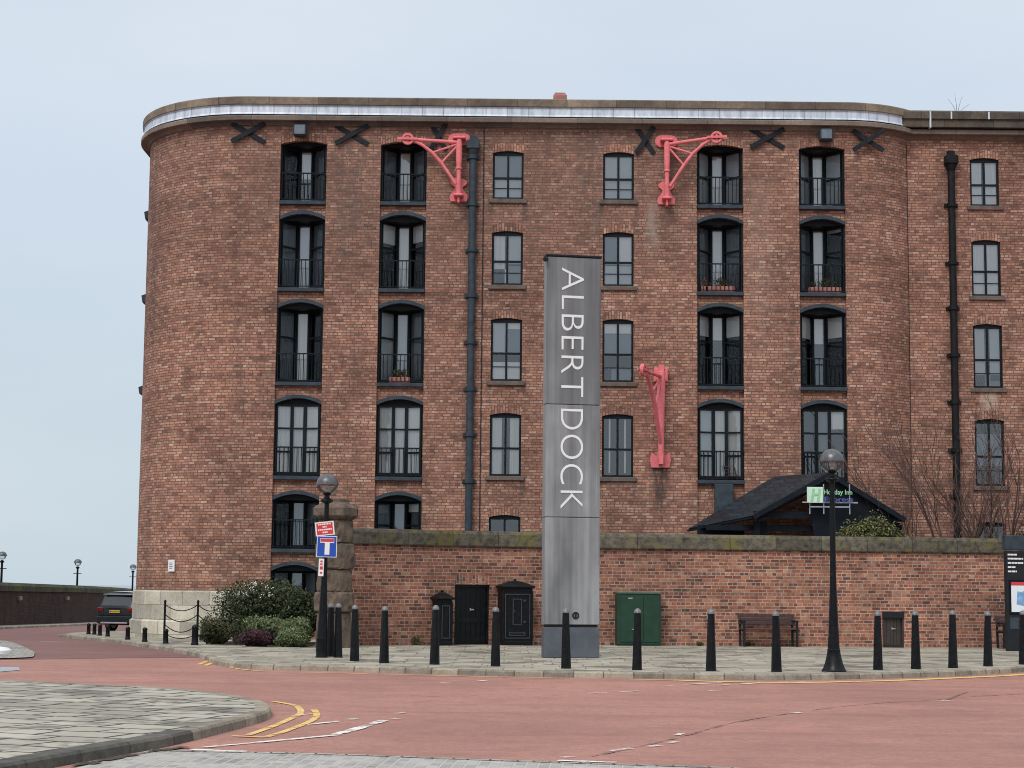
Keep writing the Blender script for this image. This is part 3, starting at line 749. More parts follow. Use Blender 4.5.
# ---- bay windows (recessed, the glass folding inwards)
def panel(fm, gm, p0, p1, z0, z1, trans, fw=.055, curtain=None, hung=None, gap=.06):
    """frame bars and a pane between two plan points; curtain = (mesh builder, drop fraction)"""
    p0, p1 = Vector(p0), Vector(p1); d = (p1 - p0).normalized(); n = Vector((-d.y, d.x))   # n points indoors
    def B(a, b, za, zb):
        q = [a - n*.03, b - n*.03, b + n*.03, a + n*.03]
        fm.grid([[(x.x, x.y, za) for x in q], [(x.x, x.y, zb) for x in q]], True, 0, True)
    B(p0, p0 + d*fw, z0, z1); B(p1 - d*fw, p1, z0, z1)
    B(p0 + d*fw, p1 - d*fw, z0, z0 + .09); B(p0 + d*fw, p1 - d*fw, z1 - .06, z1)
    for t in trans: B(p0 + d*fw, p1 - d*fw, z0 + (z1-z0)*t - .025, z0 + (z1-z0)*t + .025)
    gm.face([(p0.x, p0.y, z0), (p1.x, p1.y, z0), (p1.x, p1.y, z1), (p0.x, p0.y, z1)])
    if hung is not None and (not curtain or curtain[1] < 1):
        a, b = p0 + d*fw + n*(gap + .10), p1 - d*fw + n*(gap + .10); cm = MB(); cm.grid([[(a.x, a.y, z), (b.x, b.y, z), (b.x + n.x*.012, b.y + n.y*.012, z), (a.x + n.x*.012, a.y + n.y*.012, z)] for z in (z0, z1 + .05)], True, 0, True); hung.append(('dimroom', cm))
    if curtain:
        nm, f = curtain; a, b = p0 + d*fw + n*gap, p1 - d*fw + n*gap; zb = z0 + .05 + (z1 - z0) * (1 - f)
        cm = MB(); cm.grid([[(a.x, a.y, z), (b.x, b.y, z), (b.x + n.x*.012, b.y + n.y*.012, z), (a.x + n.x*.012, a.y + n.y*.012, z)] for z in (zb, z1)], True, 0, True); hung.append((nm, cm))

def bay_window(bi, ri):
    z0, zs, rs = rows[ri]; h = zs + rs - z0; hw = BW/2 - .006
    x = bays[bi]; off = base_pt; X = Matrix.Translation((x, DF, z0))
    fm, gm = MB(), MB(); cur, bl, gr_ = 'curtain', 'blind', 'grey'; hung = []
    zt = h - .17 if ri else h - .10
    dp = .24 if ri == 3 else .78; ya = .14 if ri == 3 else .22
    A, B, C, D = (-hw + .04, ya), (-.185, dp), (.185, dp), (hw - .04, ya)
    tr = {0: [.52], 1: [.62], 2: [.62], 3: [.33, .66], 4: [.5], 5: []}[ri]
    # what hangs behind each panel: left, centre, right
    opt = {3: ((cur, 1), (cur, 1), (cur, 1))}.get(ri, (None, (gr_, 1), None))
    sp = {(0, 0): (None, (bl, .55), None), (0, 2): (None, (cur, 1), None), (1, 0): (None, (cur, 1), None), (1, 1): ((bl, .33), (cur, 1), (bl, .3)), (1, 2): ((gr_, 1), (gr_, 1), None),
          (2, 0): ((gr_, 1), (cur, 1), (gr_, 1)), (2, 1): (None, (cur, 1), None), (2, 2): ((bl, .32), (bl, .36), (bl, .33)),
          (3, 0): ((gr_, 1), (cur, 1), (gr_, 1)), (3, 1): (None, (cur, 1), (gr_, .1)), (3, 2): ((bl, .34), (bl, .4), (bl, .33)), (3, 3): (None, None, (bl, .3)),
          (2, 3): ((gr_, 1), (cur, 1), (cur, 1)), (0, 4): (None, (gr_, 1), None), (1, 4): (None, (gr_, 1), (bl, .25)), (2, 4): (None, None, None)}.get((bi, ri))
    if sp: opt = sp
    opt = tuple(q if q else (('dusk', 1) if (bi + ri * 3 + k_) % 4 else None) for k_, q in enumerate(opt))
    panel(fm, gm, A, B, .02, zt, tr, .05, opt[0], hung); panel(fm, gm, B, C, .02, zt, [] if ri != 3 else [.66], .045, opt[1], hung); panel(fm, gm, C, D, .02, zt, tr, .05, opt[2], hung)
    fm.box(-hw, -hw + .05, .14, .26, 0, zs - z0 - .01); fm.box(hw - .05, hw, .14, .26, 0, zs - z0 - .01)
    fm.box(-hw + .002, hw - .002, .25, 1.0, zt + .003, h + .3)        # dark ceiling of the recess
    n = 8
    bay = fm.build('bay_window', M['frame'], bld, off, xf=X)
    gm.build('pane', M['glass'], bay, off, xf=X)
    for nm, b_ in hung: b_.build('blind' if nm == 'blind' else 'curtain', M[{'grey': 'paleblind' if ri < 4 else 'greyblind'}.get(nm, nm)], bay, off, xf=X)  # 'curtain' also names the added dark and grey sheets
    lm = MB(); lm.box(-BW/2 + .004, BW/2 - .004, -.035, .097, -.125, -.012, bev=.012); lm.box(-hw + .002, hw - .002, .099, 1.0, -.12, -.004)
    lm.build('ledge', M['slategrey'], bay, off, xf=X)
    if ri < 4 or (ri == 4 and bi < 1):
        rm = MB(); k = 11
        for i in range(k):
            xx = -hw + .05 + (2*hw - .1) * i / (k - 1); rm.box(xx - .011, xx + .011, .052, .074, .05, .80)
        rm.box(-hw + .002, hw - .002, .047, .079, .80, .835); rm.box(-hw + .002, hw - .002, .047, .079, .03, .055)
        rm.build('railing', M['frame'], bay, off, xf=X)
    if ri > 0:
        am = MB(); rws = []
        for k in range(n * 2 + 1):
            t = k / (n * 2); xx = -BW/2 + .004 + (BW - .008) * t; zz = zs - z0 + rs * (1 - (2*t - 1)**2)
            rws.append([(xx, .03, zz), (xx, .236, zz - .004), (xx, .236, zz + .085), (xx, .03, zz + .105)])
        am.grid(rws, True, 0, True); am.build('lintel', M['slategrey'], bay, off, xf=X, smooth=True)
    return bay
for bi in range(4):
    for ri in range(6):
        if (ri == 5 and bi) or (ri == 4 and bi > 1): continue
        bay_window(bi, ri)

def sash(x, yp, row, w, blinds, bars='lower', low=.44):
    z0, zs, rs = row; h = zs + rs - z0; X = Matrix.Translation((x, yp, z0)); off = base_pt
    hw = w/2 - .004; fm, gm = MB(), MB(); y0, y1 = .055, .11; f = .055
    fm.box(-hw, -hw + f, y0, y1, 0, zs - z0); fm.box(hw - f, hw, y0, y1, 0, zs - z0)
    fm.box(-hw + f, hw - f, y0, y1, 0.004, .06)
    pr = [(-hw, zs - z0 - .07), (hw, zs - z0 - .07), (hw, zs - z0)] + [(hw - 2*hw*k/8, zs - z0 + rs * (1 - (1 - 2*k/8)**2) - .003) for k in range(1, 8)] + [(-hw, zs - z0)]
    fm.prism(pr, Matrix.Translation((0, y1 - .002, 0)) @ Matrix.Rotation(math.pi/2, 4, 'X'), y1 - y0 - .004)
    fm.box(-.03, .03, y0 + .004, y1 - .004, .06, zs - z0 - .07)
    zl = h * low
    for s_ in (-1, 1):
        a, b = sorted((s_ * .03, s_ * (hw - f)))
        fm.box(a, b, y0 + .006, y1 - .006, zl - .03, zl + .03)
        if bars: fm.box(a, b, y0 + .02, y1 - .02, zl * .52 - .013, zl * .52 + .013)
        gm.face([(a, .085, .06), (b, .085, .06), (b, .085, zs - z0 - .07), (a, .085, zs - z0 - .07)])
    o = fm.build('sash_window', M['frame'], bld, off, xf=X); gm.build('pane', M['glass'], o, off, xf=X)
    for mat, nm, xa, xb, za, zb in blinds:
        b_ = MB(); b_.box(-hw + 2*hw*xa, -hw + 2*hw*xb, .122, .132, .04 + (h - .1) * za, .04 + (h - .1) * zb); b_.build(nm, M[mat], o, off, xf=X)
    sm = MB(); sm.box(-w/2 - .10, w/2 + .10, -.07, -.003, -.13, -.002, bev=.012); sm.box(-w/2 + .003, w/2 - .003, 0, .135, -.12, .003)
    sm.build('sill', M['sill'], o, off, xf=X)
G, PB, W_ = 'greyblind', 'paleblind', 'blind'
S0 = [[(G, 'blind', 0, 1, .45, 1), (PB, 'blind', 0, 1, 0, .42)], [('curtain', 'curtain', 0, .42, 0, 1), (PB, 'blind', .5, 1, .4, 1), (W_, 'blind', 0, .5, 0, .3), (G, 'blind', .5, 1, 0, .36)],
      [(PB, 'blind', 0, .5, .42, 1), (G, 'blind', .5, 1, .42, .86), (W_, 'blind', .5, 1, .86, 1), (W_, 'blind', 0, 1, 0, .3)], [('curtain', 'curtain', .08, .38, 0, 1), ('curtain', 'curtain', .64, .95, 0, 1)], []]
S1 = [[(PB, 'blind', 0, 1, .45, 1), (PB, 'blind', 0, 1, 0, .42)], [(G, 'blind', 0, .48, .4, 1), (W_, 'blind', .52, 1, .4, 1), (PB, 'blind', 0, 1, 0, .38)],
      [(W_, 'blind', 0, 1, .8, 1), (G, 'blind', 0, 1, .42, .79), (G, 'blind', .3, 1, 0, .2)], [('curtain', 'curtain', .22, .27, .05, 1), ('curtain', 'curtain', .72, .77, .05, 1)], []]
S2 = [[('curtain', 'curtain', 0, .42, 0, 1), ('curtain', 'curtain', .55, 1, 0, 1)], [('curtain', 'curtain', 0, .48, 0, 1), ('curtain', 'curtain', .52, 1, 0, 1)],
      [('paleblind', 'curtain', .08, .42, 0, 1), ('paleblind', 'curtain', .6, 1, .1, 1), (G, 'blind', 0, 1, 0, .2)], [(G, 'blind', 0, 1, .3, .8)], []]
for ri in range(5):
    for x, S in ((scol[0], S0), (scol[1], S1)):
        if ri == 4 and x == scol[1]: continue
        sash(x, DF, srows[ri], SW, S[ri], ri < 3)
    sash(wx, yW, wrows[ri], WW, S2[ri])

# weathering with a shape of its own: drips, rust and lime runs on the brick, plus a broad darker band
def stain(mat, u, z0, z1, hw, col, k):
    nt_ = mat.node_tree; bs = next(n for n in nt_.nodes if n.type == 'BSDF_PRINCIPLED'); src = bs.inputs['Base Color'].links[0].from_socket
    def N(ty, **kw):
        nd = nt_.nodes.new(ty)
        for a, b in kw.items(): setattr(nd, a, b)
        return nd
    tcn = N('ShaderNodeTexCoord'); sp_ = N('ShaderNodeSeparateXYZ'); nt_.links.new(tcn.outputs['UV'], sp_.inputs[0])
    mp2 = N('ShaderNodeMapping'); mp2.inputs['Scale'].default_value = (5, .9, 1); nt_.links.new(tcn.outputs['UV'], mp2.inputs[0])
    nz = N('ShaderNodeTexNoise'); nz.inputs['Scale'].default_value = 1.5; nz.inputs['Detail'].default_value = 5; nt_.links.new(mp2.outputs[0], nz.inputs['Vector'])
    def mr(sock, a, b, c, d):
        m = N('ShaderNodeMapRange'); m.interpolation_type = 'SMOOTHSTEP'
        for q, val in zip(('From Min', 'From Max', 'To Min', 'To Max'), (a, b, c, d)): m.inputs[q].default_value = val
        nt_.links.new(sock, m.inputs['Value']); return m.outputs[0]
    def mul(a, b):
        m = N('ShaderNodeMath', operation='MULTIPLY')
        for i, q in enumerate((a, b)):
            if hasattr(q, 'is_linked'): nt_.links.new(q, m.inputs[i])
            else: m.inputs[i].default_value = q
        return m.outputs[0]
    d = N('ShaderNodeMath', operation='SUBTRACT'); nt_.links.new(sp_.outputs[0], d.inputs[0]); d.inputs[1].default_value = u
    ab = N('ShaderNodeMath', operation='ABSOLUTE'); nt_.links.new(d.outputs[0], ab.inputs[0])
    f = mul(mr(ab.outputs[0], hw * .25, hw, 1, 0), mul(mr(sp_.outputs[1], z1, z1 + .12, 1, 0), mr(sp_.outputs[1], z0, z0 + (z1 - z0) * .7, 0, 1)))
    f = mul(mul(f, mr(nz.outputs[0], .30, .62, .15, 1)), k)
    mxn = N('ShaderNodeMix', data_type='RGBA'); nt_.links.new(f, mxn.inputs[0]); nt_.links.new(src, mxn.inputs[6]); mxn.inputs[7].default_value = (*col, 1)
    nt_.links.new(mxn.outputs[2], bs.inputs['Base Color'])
um = lambda px, py: mp_.u_of_x(at(px, py, DF).x)
stain(M['brick'], um(660, 490), zF(660, 535), zF(660, 466), .34, (.055, .042, .037), .85)
stain(M['brick'], um(652, 220), zF(652, 262), zF(652, 206), .28, (.52, .44, .37), .5)
stain(M['brick'], um(471, 300), zF(471, 530), zF(471, 150), .30, (.10, .075, .065), .55)
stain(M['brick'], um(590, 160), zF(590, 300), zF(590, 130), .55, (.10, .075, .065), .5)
stain(M['brick'], um(760, 300), zF(760, 420), zF(760, 180), .5, (.46, .36, .29), .2)
stain(M['brick'], wp_.u_of_x(wx), zW(988, 418), zW(988, 392), .35, (.55, .46, .38), .7)
stain(M['brick'], um(350, 200), zF(350, 330), zF(350, 140), .6, (.12, .09, .08), .5)
stain(M['brick'], um(500, 200), zF(500, 330), zF(500, 122), 14, (.150, .105, .085), .42)  # facade-wide band, browner and darker towards the wall top
for sx in scol:
    for z0, zs, rs in srows[:4]:
        for e in (-.5, .5): stain(M['brick'], mp_.u_of_x(sx + e), z0 - .75, z0 - .1, .11, (.085, .065, .055), .6)

# ---- tie crosses, flood lights, rain pipes
def tie(c, w, h, y):
    m_ = MB()
    for s_ in (-1, 1):
        a = Vector((c.x - s_*w/2, y - .02, c.z - h/2)); b = Vector((c.x + s_*w/2, y - .02 - .055*(s_ > 0), c.z + h/2))
        if s_ < 0: a, b = Vector((c.x + w/2, y - .02, c.z - h/2)), Vector((c.x - w/2, y - .02, c.z + h/2))
        else: a, b = Vector((c.x - w/2, y - .075, c.z - h/2)), Vector((c.x + w/2, y - .075, c.z + h/2))
        m_.bar(a, b, .13, .05, up=(0, 1, 0))
    m_.build('wall_tie', M['tie'], bld, base_pt)
for (u, v, w_, h_) in ((248.5, 133, .98, .55), (352, 135, .95, .55), (438.5, 137, .45, .78), (645, 140.5, .52, .78), (767, 138.5, .98, .55)):
    p = at(u, v, DF); tie(p, w_, h_, DF)
p = at(868, 141, DF); q = DF + rr - math.sqrt(rr**2 - (p.x - XR)**2) if p.x > XR else DF
tie(p, .9, .6, q - .12)
for u, v in ((301, 132.5), (824.5, 137)):
    p = at(u, v, DF); m_ = MB(); m_.box(p.x - .19, p.x + .19, DF - .36, DF - .06, p.z - .17, p.z + .17, bev=.03); m_.box(p.x - .15, p.x + .15, DF - .372, DF - .362, p.z - .13, p.z + .13, 1)
    m_.box(p.x - .05, p.x + .05, DF - .06, DF + .01, p.z - .1, p.z + .1)
    m_.build('flood_light', [M['slategrey'], M['lampface']], bld, base_pt)
def pipe(u0, v0, v1, y, mat, colls, r=.105):
    t_ = at(u0[0], v0, y - .14); b_ = at(u0[1], v1, y - .14); x = (t_.x + b_.x) / 2; m_ = MB()
    m_.tube([(x, y - .14, b_.z - 1.6), (x, y - .14, t_.z)], r, 12)
    m_.box(x - .19, x + .19, y - .32, y - .002, t_.z - .12, t_.z + .16, bev=.03)
    m_.lathe((x, y - .14, t_.z - .32), [(r, 0), (.18, .2)], 12)
    m_.box(x - .10, x + .10, y - .22, y - .05, t_.z + .16, t_.z + .30)
    for v in colls:
        z = at(u0[0], v, y - .14).z
        m_.lathe((x, y - .14, z), [(r + .005, -.07), (r + .035, -.06), (r + .035, .06), (r + .005, .07)], 12)
        m_.box(x - .2, x + .2, y - .06, y - .003, z - .05, z + .05)
    m_.build('rain_pipe', mat, bld, base_pt, smooth=True)
pipe((471.5, 470), 146, 530, DF, M['slategrey'], [157, 204, 250, 295.5, 342, 389, 434.5, 481])
pipe((951.5, 957), 161, 536, yW, M['blackpipe'], [205, 263, 308, 355, 402, 450, 496])
m_ = MB(); p0 = at(482.5, 128, DF); p1 = at(479.5, 530, DF)
m_.box(p1.x - .012, p1.x + .012, DF - .025, DF - .003, p1.z - 1, p0.z)
m_.box(WX - .03, WX - .012, yW - .03, yW - .012, 1, TOPZ - .3)
m_.build('conductor_cable', M['tie'], bld, base_pt)
m_ = MB(); p = at(723.5, 498, DF); m_.box(p.x - .27, p.x + .27, DF - .16, DF - .002, p.z - .5, rows[3][0] - .13, bev=.02); m_.build('metal_duct', M['slategrey'], bld, base_pt)
m_ = MB(); p = at(560, 96, DF + 1.2); m_.box(p.x - .20, p.x + .20, DF + 1.0, DF + 1.4, zc[3], p.z + .02, bev=.03); m_.box(p.x - .16, p.x + .16, DF + 1.04, DF + 1.36, p.z + .02, p.z + .06); m_.build('vent_block', M['redclay'], bld, base_pt)

# ---- wall cranes
def crane(loc, rz, mast_h, reach, label, flip=1, tip=.08, square=False):
    root = empty('wall_crane', loc, label, 'crane', 'red iron hoist cranes fixed to the warehouse wall')
    def stadium(w_, h_, n=8):
        r = h_ / 2; return [(w_/2 - r + r*math.cos(a), r*math.sin(a)) for a in [-math.pi/2 + math.pi*k/n for k in range(n+1)]] + [(-w_/2 + r - r*math.cos(a), -r*math.sin(a)) for a in [-math.pi/2 + math.pi*k/n for k in range(n+1)]]
    rotx = Matrix.Rotation(math.pi/2, 4, 'X')
    s = mast_h / 1.72
    m_ = MB()
    if square:
        m_.box(-.2, .2, .0, .27, mast_h - .28, mast_h + .12, bev=.02); m_.box(-.08, .08, -.1, .26, mast_h - .18, mast_h + .2)
        for a in (-.13, .13): m_.box(a - .035, a + .035, -.03, .01, mast_h - .22, mast_h + .06)
        m_.build('top_bracket', M['pink'], root); m_ = MB()
        m_.prism([(-.26, -.28), (.26, -.28), (.30, -.05), (.26, .16), (.12, .06), (-.12, .06), (-.26, .16), (-.30, -.05)], Matrix.Translation((0, .27, .05)) @ rotx, .07)
        m_.prism([(-.06, -.2), (.06, -.2), (.05, .1), (-.05, .1)], Matrix.Translation((0, .2, .05)) @ rotx, .3)
    else:
        m_.prism(stadium(.66, .35), Matrix.Translation((0, .27, mast_h + .02)) @ rotx, .05)
        m_.box(-.19, .19, -.10, .22, mast_h - .03, mast_h + .03, bev=.02)
        for a in (-.14, 0, .14): m_.lathe((a, -.05, mast_h + .03), [(.03, 0), (.03, .04)], 8)
        m_.build('top_bracket', M['pink'], root); m_ = MB()
        pr = [(-.19, -.30), (.19, -.30), (.21, -.24), (.21, -.12), (.12, .02), (.09, .12), (.19, .22), (.19, .30), (.10, .38), (-.10, .38), (-.19, .30), (-.19, .22), (-.09, .12), (-.12, .02), (-.21, -.12), (-.21, -.24)]
        m_.prism([(x_ * 1.22, z_) for x_, z_ in pr], Matrix.Translation((0, .27, .10)) @ rotx, .05)
        m_.box(-.14, .14, -.12, .22, -.10, -.03, bev=.02); m_.prism([(-.03, -.22), (.03, -.22), (.03, 0), (-.03, 0)], Matrix.Translation((0, .22, -.06)) @ rotx, .25)
    m_.build('foot_bracket', M['pink'], root)
    m_ = MB(); k = 1.45 if square else 1
    if square: m_.lathe((0, 0, 0), [(.09, 0), (.10, .1), (.085, .3), (.10, mast_h * .5), (.125, mast_h * .85), (.125, mast_h), (.08, mast_h + .05)], 14)
    else: m_.lathe((0, 0, -.06), [(.075*k, 0), (.085*k, .06), (.062, .55*s), (.066, .80*s), (.10, .81*s), (.10, .85*s), (.07, .87*s), (.092*k, 1.15*s), (.092*k, 1.62*s), (.07, 1.74*s), (.05, 1.86*s)], 14)
    m_.build('mast', M['pink'], root, smooth=True)
    jr = empty_part = None
    J = Matrix.Rotation(rz, 4, 'Z')
    zt = mast_h - .13; m_ = MB(); L = reach
    tipz = zt + tip
    m_.tube([(.04, 0, zt), (L - .12, 0, tipz)], [.055, .05], 10)
    arcp = [Vector((L*.93, 0, tipz - .01)), Vector((L*.72, 0, zt - .14*s + tip*.6)), Vector((L*.52, 0, zt - .36*s + tip*.3)), Vector((L*.34, 0, zt - .66*s)), Vector((L*.19, 0, zt - 1.0*s)), Vector((.09, 0, zt - 1.30*s))]
    m_.tube(arcp, [.055, .06, .065, .065, .06, .05] if square else [.04, .05, .055, .055, .05, .05], 10)
    m_.tube([(.05, 0, zt - .06), arcp[2]], .033, 8); m_.tube([(.05, 0, zt - .10), arcp[3]], .033, 8)
    jib = m_.build('jib', M['pink'], root, xf=J, smooth=True)
    m_ = MB(); c = Vector((L, 0, tipz + .01))
    m_.ring(c, .175, .065, -.05, .05); m_.box(c.x - .16, c.x + .16, -.035, .035, c.z - .03, c.z + .03); m_.box(c.x - .03, c.x + .03, -.035, .035, c.z - .15, c.z + .15)
    m_.box(c.x - .28, c.x + .30, -.085, -.055, c.z - .035, c.z + .035); m_.box(c.x - .28, c.x + .30, .055, .085, c.z - .035, c.z + .035)
    m_.build('pulley', M['pink'], root, xf=J)
    return root
p = at(458.5, 193, DF - .28); q = at(458.5, 138, DF - .28)
crane((p.x, DF - .28, p.z), math.pi + R(4), q.z - p.z, 1.50, 'red hoist crane by the grey rain pipe, jib swung left over a bay window', tip=.05)
p = at(667, 196, DF - .28); q = at(667, 140, DF - .28)
crane((p.x, DF - .28, p.z), R(-10), q.z - p.z, 1.44, 'red hoist crane below the cornice, jib swung right over a bay window', tip=.15)
p = at(661, 459, DF - .28); q = at(661, 372, DF - .28)
crane((p.x, DF - .28, p.z), -math.pi/2 - R(21), q.z - p.z, 1.75, 'lowest red hoist crane, its jib turned out towards the street', tip=-.02, square=True)

# plaque, planters and chair
p = at(167.5, 565.5, DF)
ang = math.asin(max(-1, min(1, (XL - p.x) / rl)))
yq = DF + rl - rl * math.cos(ang)
root = empty('wall_plaque', (p.x, yq - .03, p.z - .17), 'small white notice screwed to the rounded brick corner', 'sign', rz=-ang)
m_ = MB(); m_.box(-.125, .125, -.02, .02, 0, .34, bev=.008); m_.build('plate', M['white'], root)
m_ = MB()
for z in (.25, .2, .15, .1): m_.box(-.07, .07 - .05*random.random(), -.024, -.021, z - .012, z + .012)
m_.build('lettering', M['galv'], root)

def leaf_cloud(mb, c, r, n, size, lumps=7, seed=0, shell=.45, tint=(0, 1), flat=False):
    """leaves scattered through an uneven crown made of overlapping clumps"""
    rd = random.Random(seed); c = Vector(c); cl = []
    for k in range(lumps):
        d = Vector((rd.gauss(0, 1), rd.gauss(0, 1), rd.gauss(0, .8))).normalized()
        rr_ = rd.uniform(.35, .6); o = Vector((d.x * r[0], d.y * r[1], d.z * r[2])) * (1 - rr_) * rd.uniform(.7, 1.05)
        cl.append((c + o, rr_, rd.uniform(-.18, .18)))
    for i in range(n):
        cc, k, tt = rd.choice(cl)
        d = Vector((rd.gauss(0, 1), rd.gauss(0, 1), rd.gauss(0, 1))).normalized()
        q = rd.uniform(shell, 1.0) ** .6
        p = cc + Vector((d.x * r[0], d.y * r[1], d.z * r[2])) * k * q
        nrm = (d * .7 + Vector((rd.gauss(0, 1), rd.gauss(0, 1), rd.gauss(0, 1) + .3)) * .6).normalized()
        a = nrm.orthogonal().normalized(); b = nrm.cross(a); an = rd.uniform(0, 6.28)
        u = (a * math.cos(an) + b * math.sin(an)); v = nrm.cross(u); s = size * rd.uniform(.6, 1.4)
        t = min(1, max(0, rd.uniform(*tint) + tt))
        mb.face([p - u*s, p - v*s*.42, p + u*s, p + v*s*.42], t=t)

def planter(bi, ri, dx, w_, mat, seed, label):
    z0 = rows[ri][0]; x = bays[bi] + dx
    root = empty('balcony_planter', (x, DF + .19, z0 + .002), label, 'planter')
    m_ = MB(); m_.box(-w_/2, w_/2, -.08, .08, 0, .17, bev=.012); m_.build('trough', M['redclay'], root)
    m_ = MB(); leaf_cloud(m_, (0, 0, .29), (w_*.52, .09, .17), 260, .035, 9, seed); m_.build('foliage', M[mat], root)
planter(2, 1, .0, .85, 'leafolive', 1, 'clay trough of bushy green plants on the ledge beside a red crane jib')
planter(2, 1, -.44, .2, 'flowermix', 2, 'little pot of red and white flowers beside the bushy trough')
planter(3, 1, .08, .95, 'leafolive', 3, 'long clay trough of low plants on the ledge two floors above the slate porch')
planter(1, 2, -.02, .6, 'leafolive', 4, 'clay trough of leafy plants on a bay ledge by the grey rain pipe')
p = at(731, 482, DF)
root = empty('folding_chair', (bays[2] + .32, DF - .02, rows[3][0]), 'small dark folding chair leaning on the bay ledge above the slate porch', 'chair')
m_ = MB()
for s_ in (-.14, .14):
    m_.tube([(s_, -.02, 0), (s_ - .10, .05, .42)], .014, 6)
m_.build('frame', M['tie'], root)
m_ = MB()
for k in range(4): m_.bar((-.15 - .02 - .024*k, -.03 + .012*k, .10 + .09*k), (.15 - .02 - .024*k, -.03 + .012*k, .10 + .09*k), .05, .015)
m_.build('seat', M['bench'], root)

# ------------------------------------------------------------------ boundary wall
wa = at(340, 600, 43.9); wb = at(440, 600, 45.3); wc = at(560, 600, 46.25); wd = at(780, 600, 47.0); we = at(1003, 600, 47.7); wf_ = at(1200, 600, 48.3)
bw_pts = smooth_poly([wa.xy, wb.xy, wc.xy, wd.xy, we.xy, wf_.xy], 3)
bp_ = Path(bw_pts)
WZ = at(560, 548, 46.25).z; WT = at(560, 532.3, 46.1).z
broot_loc = Vector((wc.x, wc.y, 0))
bwall = empty('boundary_wall', broot_loc, 'low red brick yard wall with a mossy stone coping in front of the warehouse', 'wall')
def bu(px, py=600):
    d = ray(px, py); best = None
    for i in range(200):
        u = bp_.L[-1] * i / 199; q, _ = bp_.pos(u)
        e = abs(q.x / q.y - d.x / d.y)
        if best is None or e < best[0]: best = (e, u)
    return best[1]
d0, d1 = bu(454.5), bu(487.5); h0, h1 = bu(881), bu(903.5)
q, _ = bp_.pos((d0 + d1) / 2); dz = at(471, 584.5, q.y).z
q2, _ = bp_.pos((h0 + h1) / 2); hz = at(892, 611.5, q2.y).z
mb = MB()
wall_mesh(mb, bp_, -.4, WZ + .02, [dict(u0=d0, u1=d1, z0=-.1, zs=dz, rise=0.0, depth=.14, arch=True), dict(u0=h0, u1=h1, z0=-.1, zs=hz, rise=0.0, depth=.10)], ring=.23)
mb.build('brickwork', M['wallbrick'], bwall, broot_loc)
mb = MB(); sweep(mb, bw_pts, [(-.45, -.4), (-.45, WZ + .01)]); mb.build('back_face', M['wallbrick'], bwall, broot_loc)
mb = MB(); sweep(mb, bw_pts, [(-.53, WZ + .003), (.075, WZ + .003), (.085, WZ + .03), (.085, WT - .09), (.05, WT - .02), (-.06, WT), (-.40, WT), (-.53, WT - .09)])
mb.build('coping', M['mossy'], bwall, broot_loc)
def on_wall(u):
    p_, n_ = bp_.pos(u); return p_, n_, math.atan2(n_.x, -n_.y)
def leaf_door(name, u0_, u1_, ztop, mat, fancy):
    p_, n_, a_ = on_wall((u0_ + u1_) / 2); w_ = (u1_ - u0_) - .006
    X = Matrix.Translation((p_.x, p_.y, 0)) @ Matrix.Rotation(a_, 4, 'Z')
    m_ = MB(); m_.box(-w_/2, w_/2, .09, .13, .0, ztop - .004)
    if fancy:
        m_.box(-w_/2, -w_/2 + .05, .03, .088, 0, ztop - .06); m_.box(w_/2 - .05, w_/2, .03, .088, 0, ztop - .06); m_.box(-w_/2, w_/2, .03, .088, ztop - .058, ztop - .005)
        for k in range(6):
            xx = -w_/2 + .055 + (w_ - .11) * k / 6; m_.box(xx + .004, xx + (w_ - .11)/6 - .004, .075, .088, .03, ztop - .07)
        m_.box(-w_/2 + .06, w_/2 - .06, .06, .074, .55, .66); m_.box(-w_/2 + .06, w_/2 - .06, .06, .074, .1, .2)
    else:
        m_.box(-w_/2, w_/2, -.03, .088, ztop - .16, ztop - .006, 1)
        m_.box(-w_/2, -w_/2 + .04, .02, .088, 0, ztop - .165); m_.box(w_/2 - .04, w_/2, .02, .088, 0, ztop - .165)
        for k in range(5): m_.box(-w_/2 + .05 + .09*k, -w_/2 + .13 + .09*k, .07, .088, .05, ztop - .2)
    o = m_.build(name, mat, bwall, broot_loc, xf=X)
    m_ = MB(); zz = .86 if fancy else .45
    m_.box(-.03, .07, .03, .058, zz, zz + .03); m_.box(-.03, 0, .05, .075, zz - .02, zz + .05)
    m_.build('handle', M['galv'], o, broot_loc, xf=X)
leaf_door('door', d0, d1, dz, [M['black']], True)
leaf_door('service_hatch', h0, h1, hz, [M['browncab'], M['board']], False)
# yard behind the wall is part of the ground sheet

# gate pier
pc = at(333, 651, 42.6); pc = Vector((pc.x, 42.6, 0))
ZP = lambda v: at(333, v, pc.y).z
pier = empty('gate_pier', pc, 'octagonal gate pier of weathered brown sandstone blocks beside the brick wall', 'pier')
def stone_course(r, z0, z1, seed, bev=.03, nn=8):
    m_ = MB(); rd = random.Random(seed); rws = []
    for (rr_, z) in ((r - bev, z0), (r, z0 + bev), (r + .012, (z0*2 + z1)/3), (r + .014, (z0 + z1*2)/3), (r, z1 - bev), (r - bev, z1)):
        row = []
        for k in range(nn * 4):
            a = math.pi/8 + 2*math.pi*k/(nn*4); seg = (k % 4) / 4
            cr_ = math.cos(math.pi/8) / math.cos((seg - .5) * math.pi/4) * 1.04
            groove = .022 if (k % 8 == 0) else 0
            row.append((math.cos(a) * (rr_*cr_ - groove + rd.uniform(-.024, .024)), math.sin(a) * (rr_*cr_ - groove + rd.uniform(-.024, .024)), z))
        rws.append(row)
    m_.grid(rws, True, 0, True); return m_
zz = [-.05, ZP(611), ZP(590.5), ZP(570), ZP(545.5), ZP(519.5)]
zz = [-.05, ZP(612), ZP(592), ZP(569), ZP(543.5), ZP(520)]
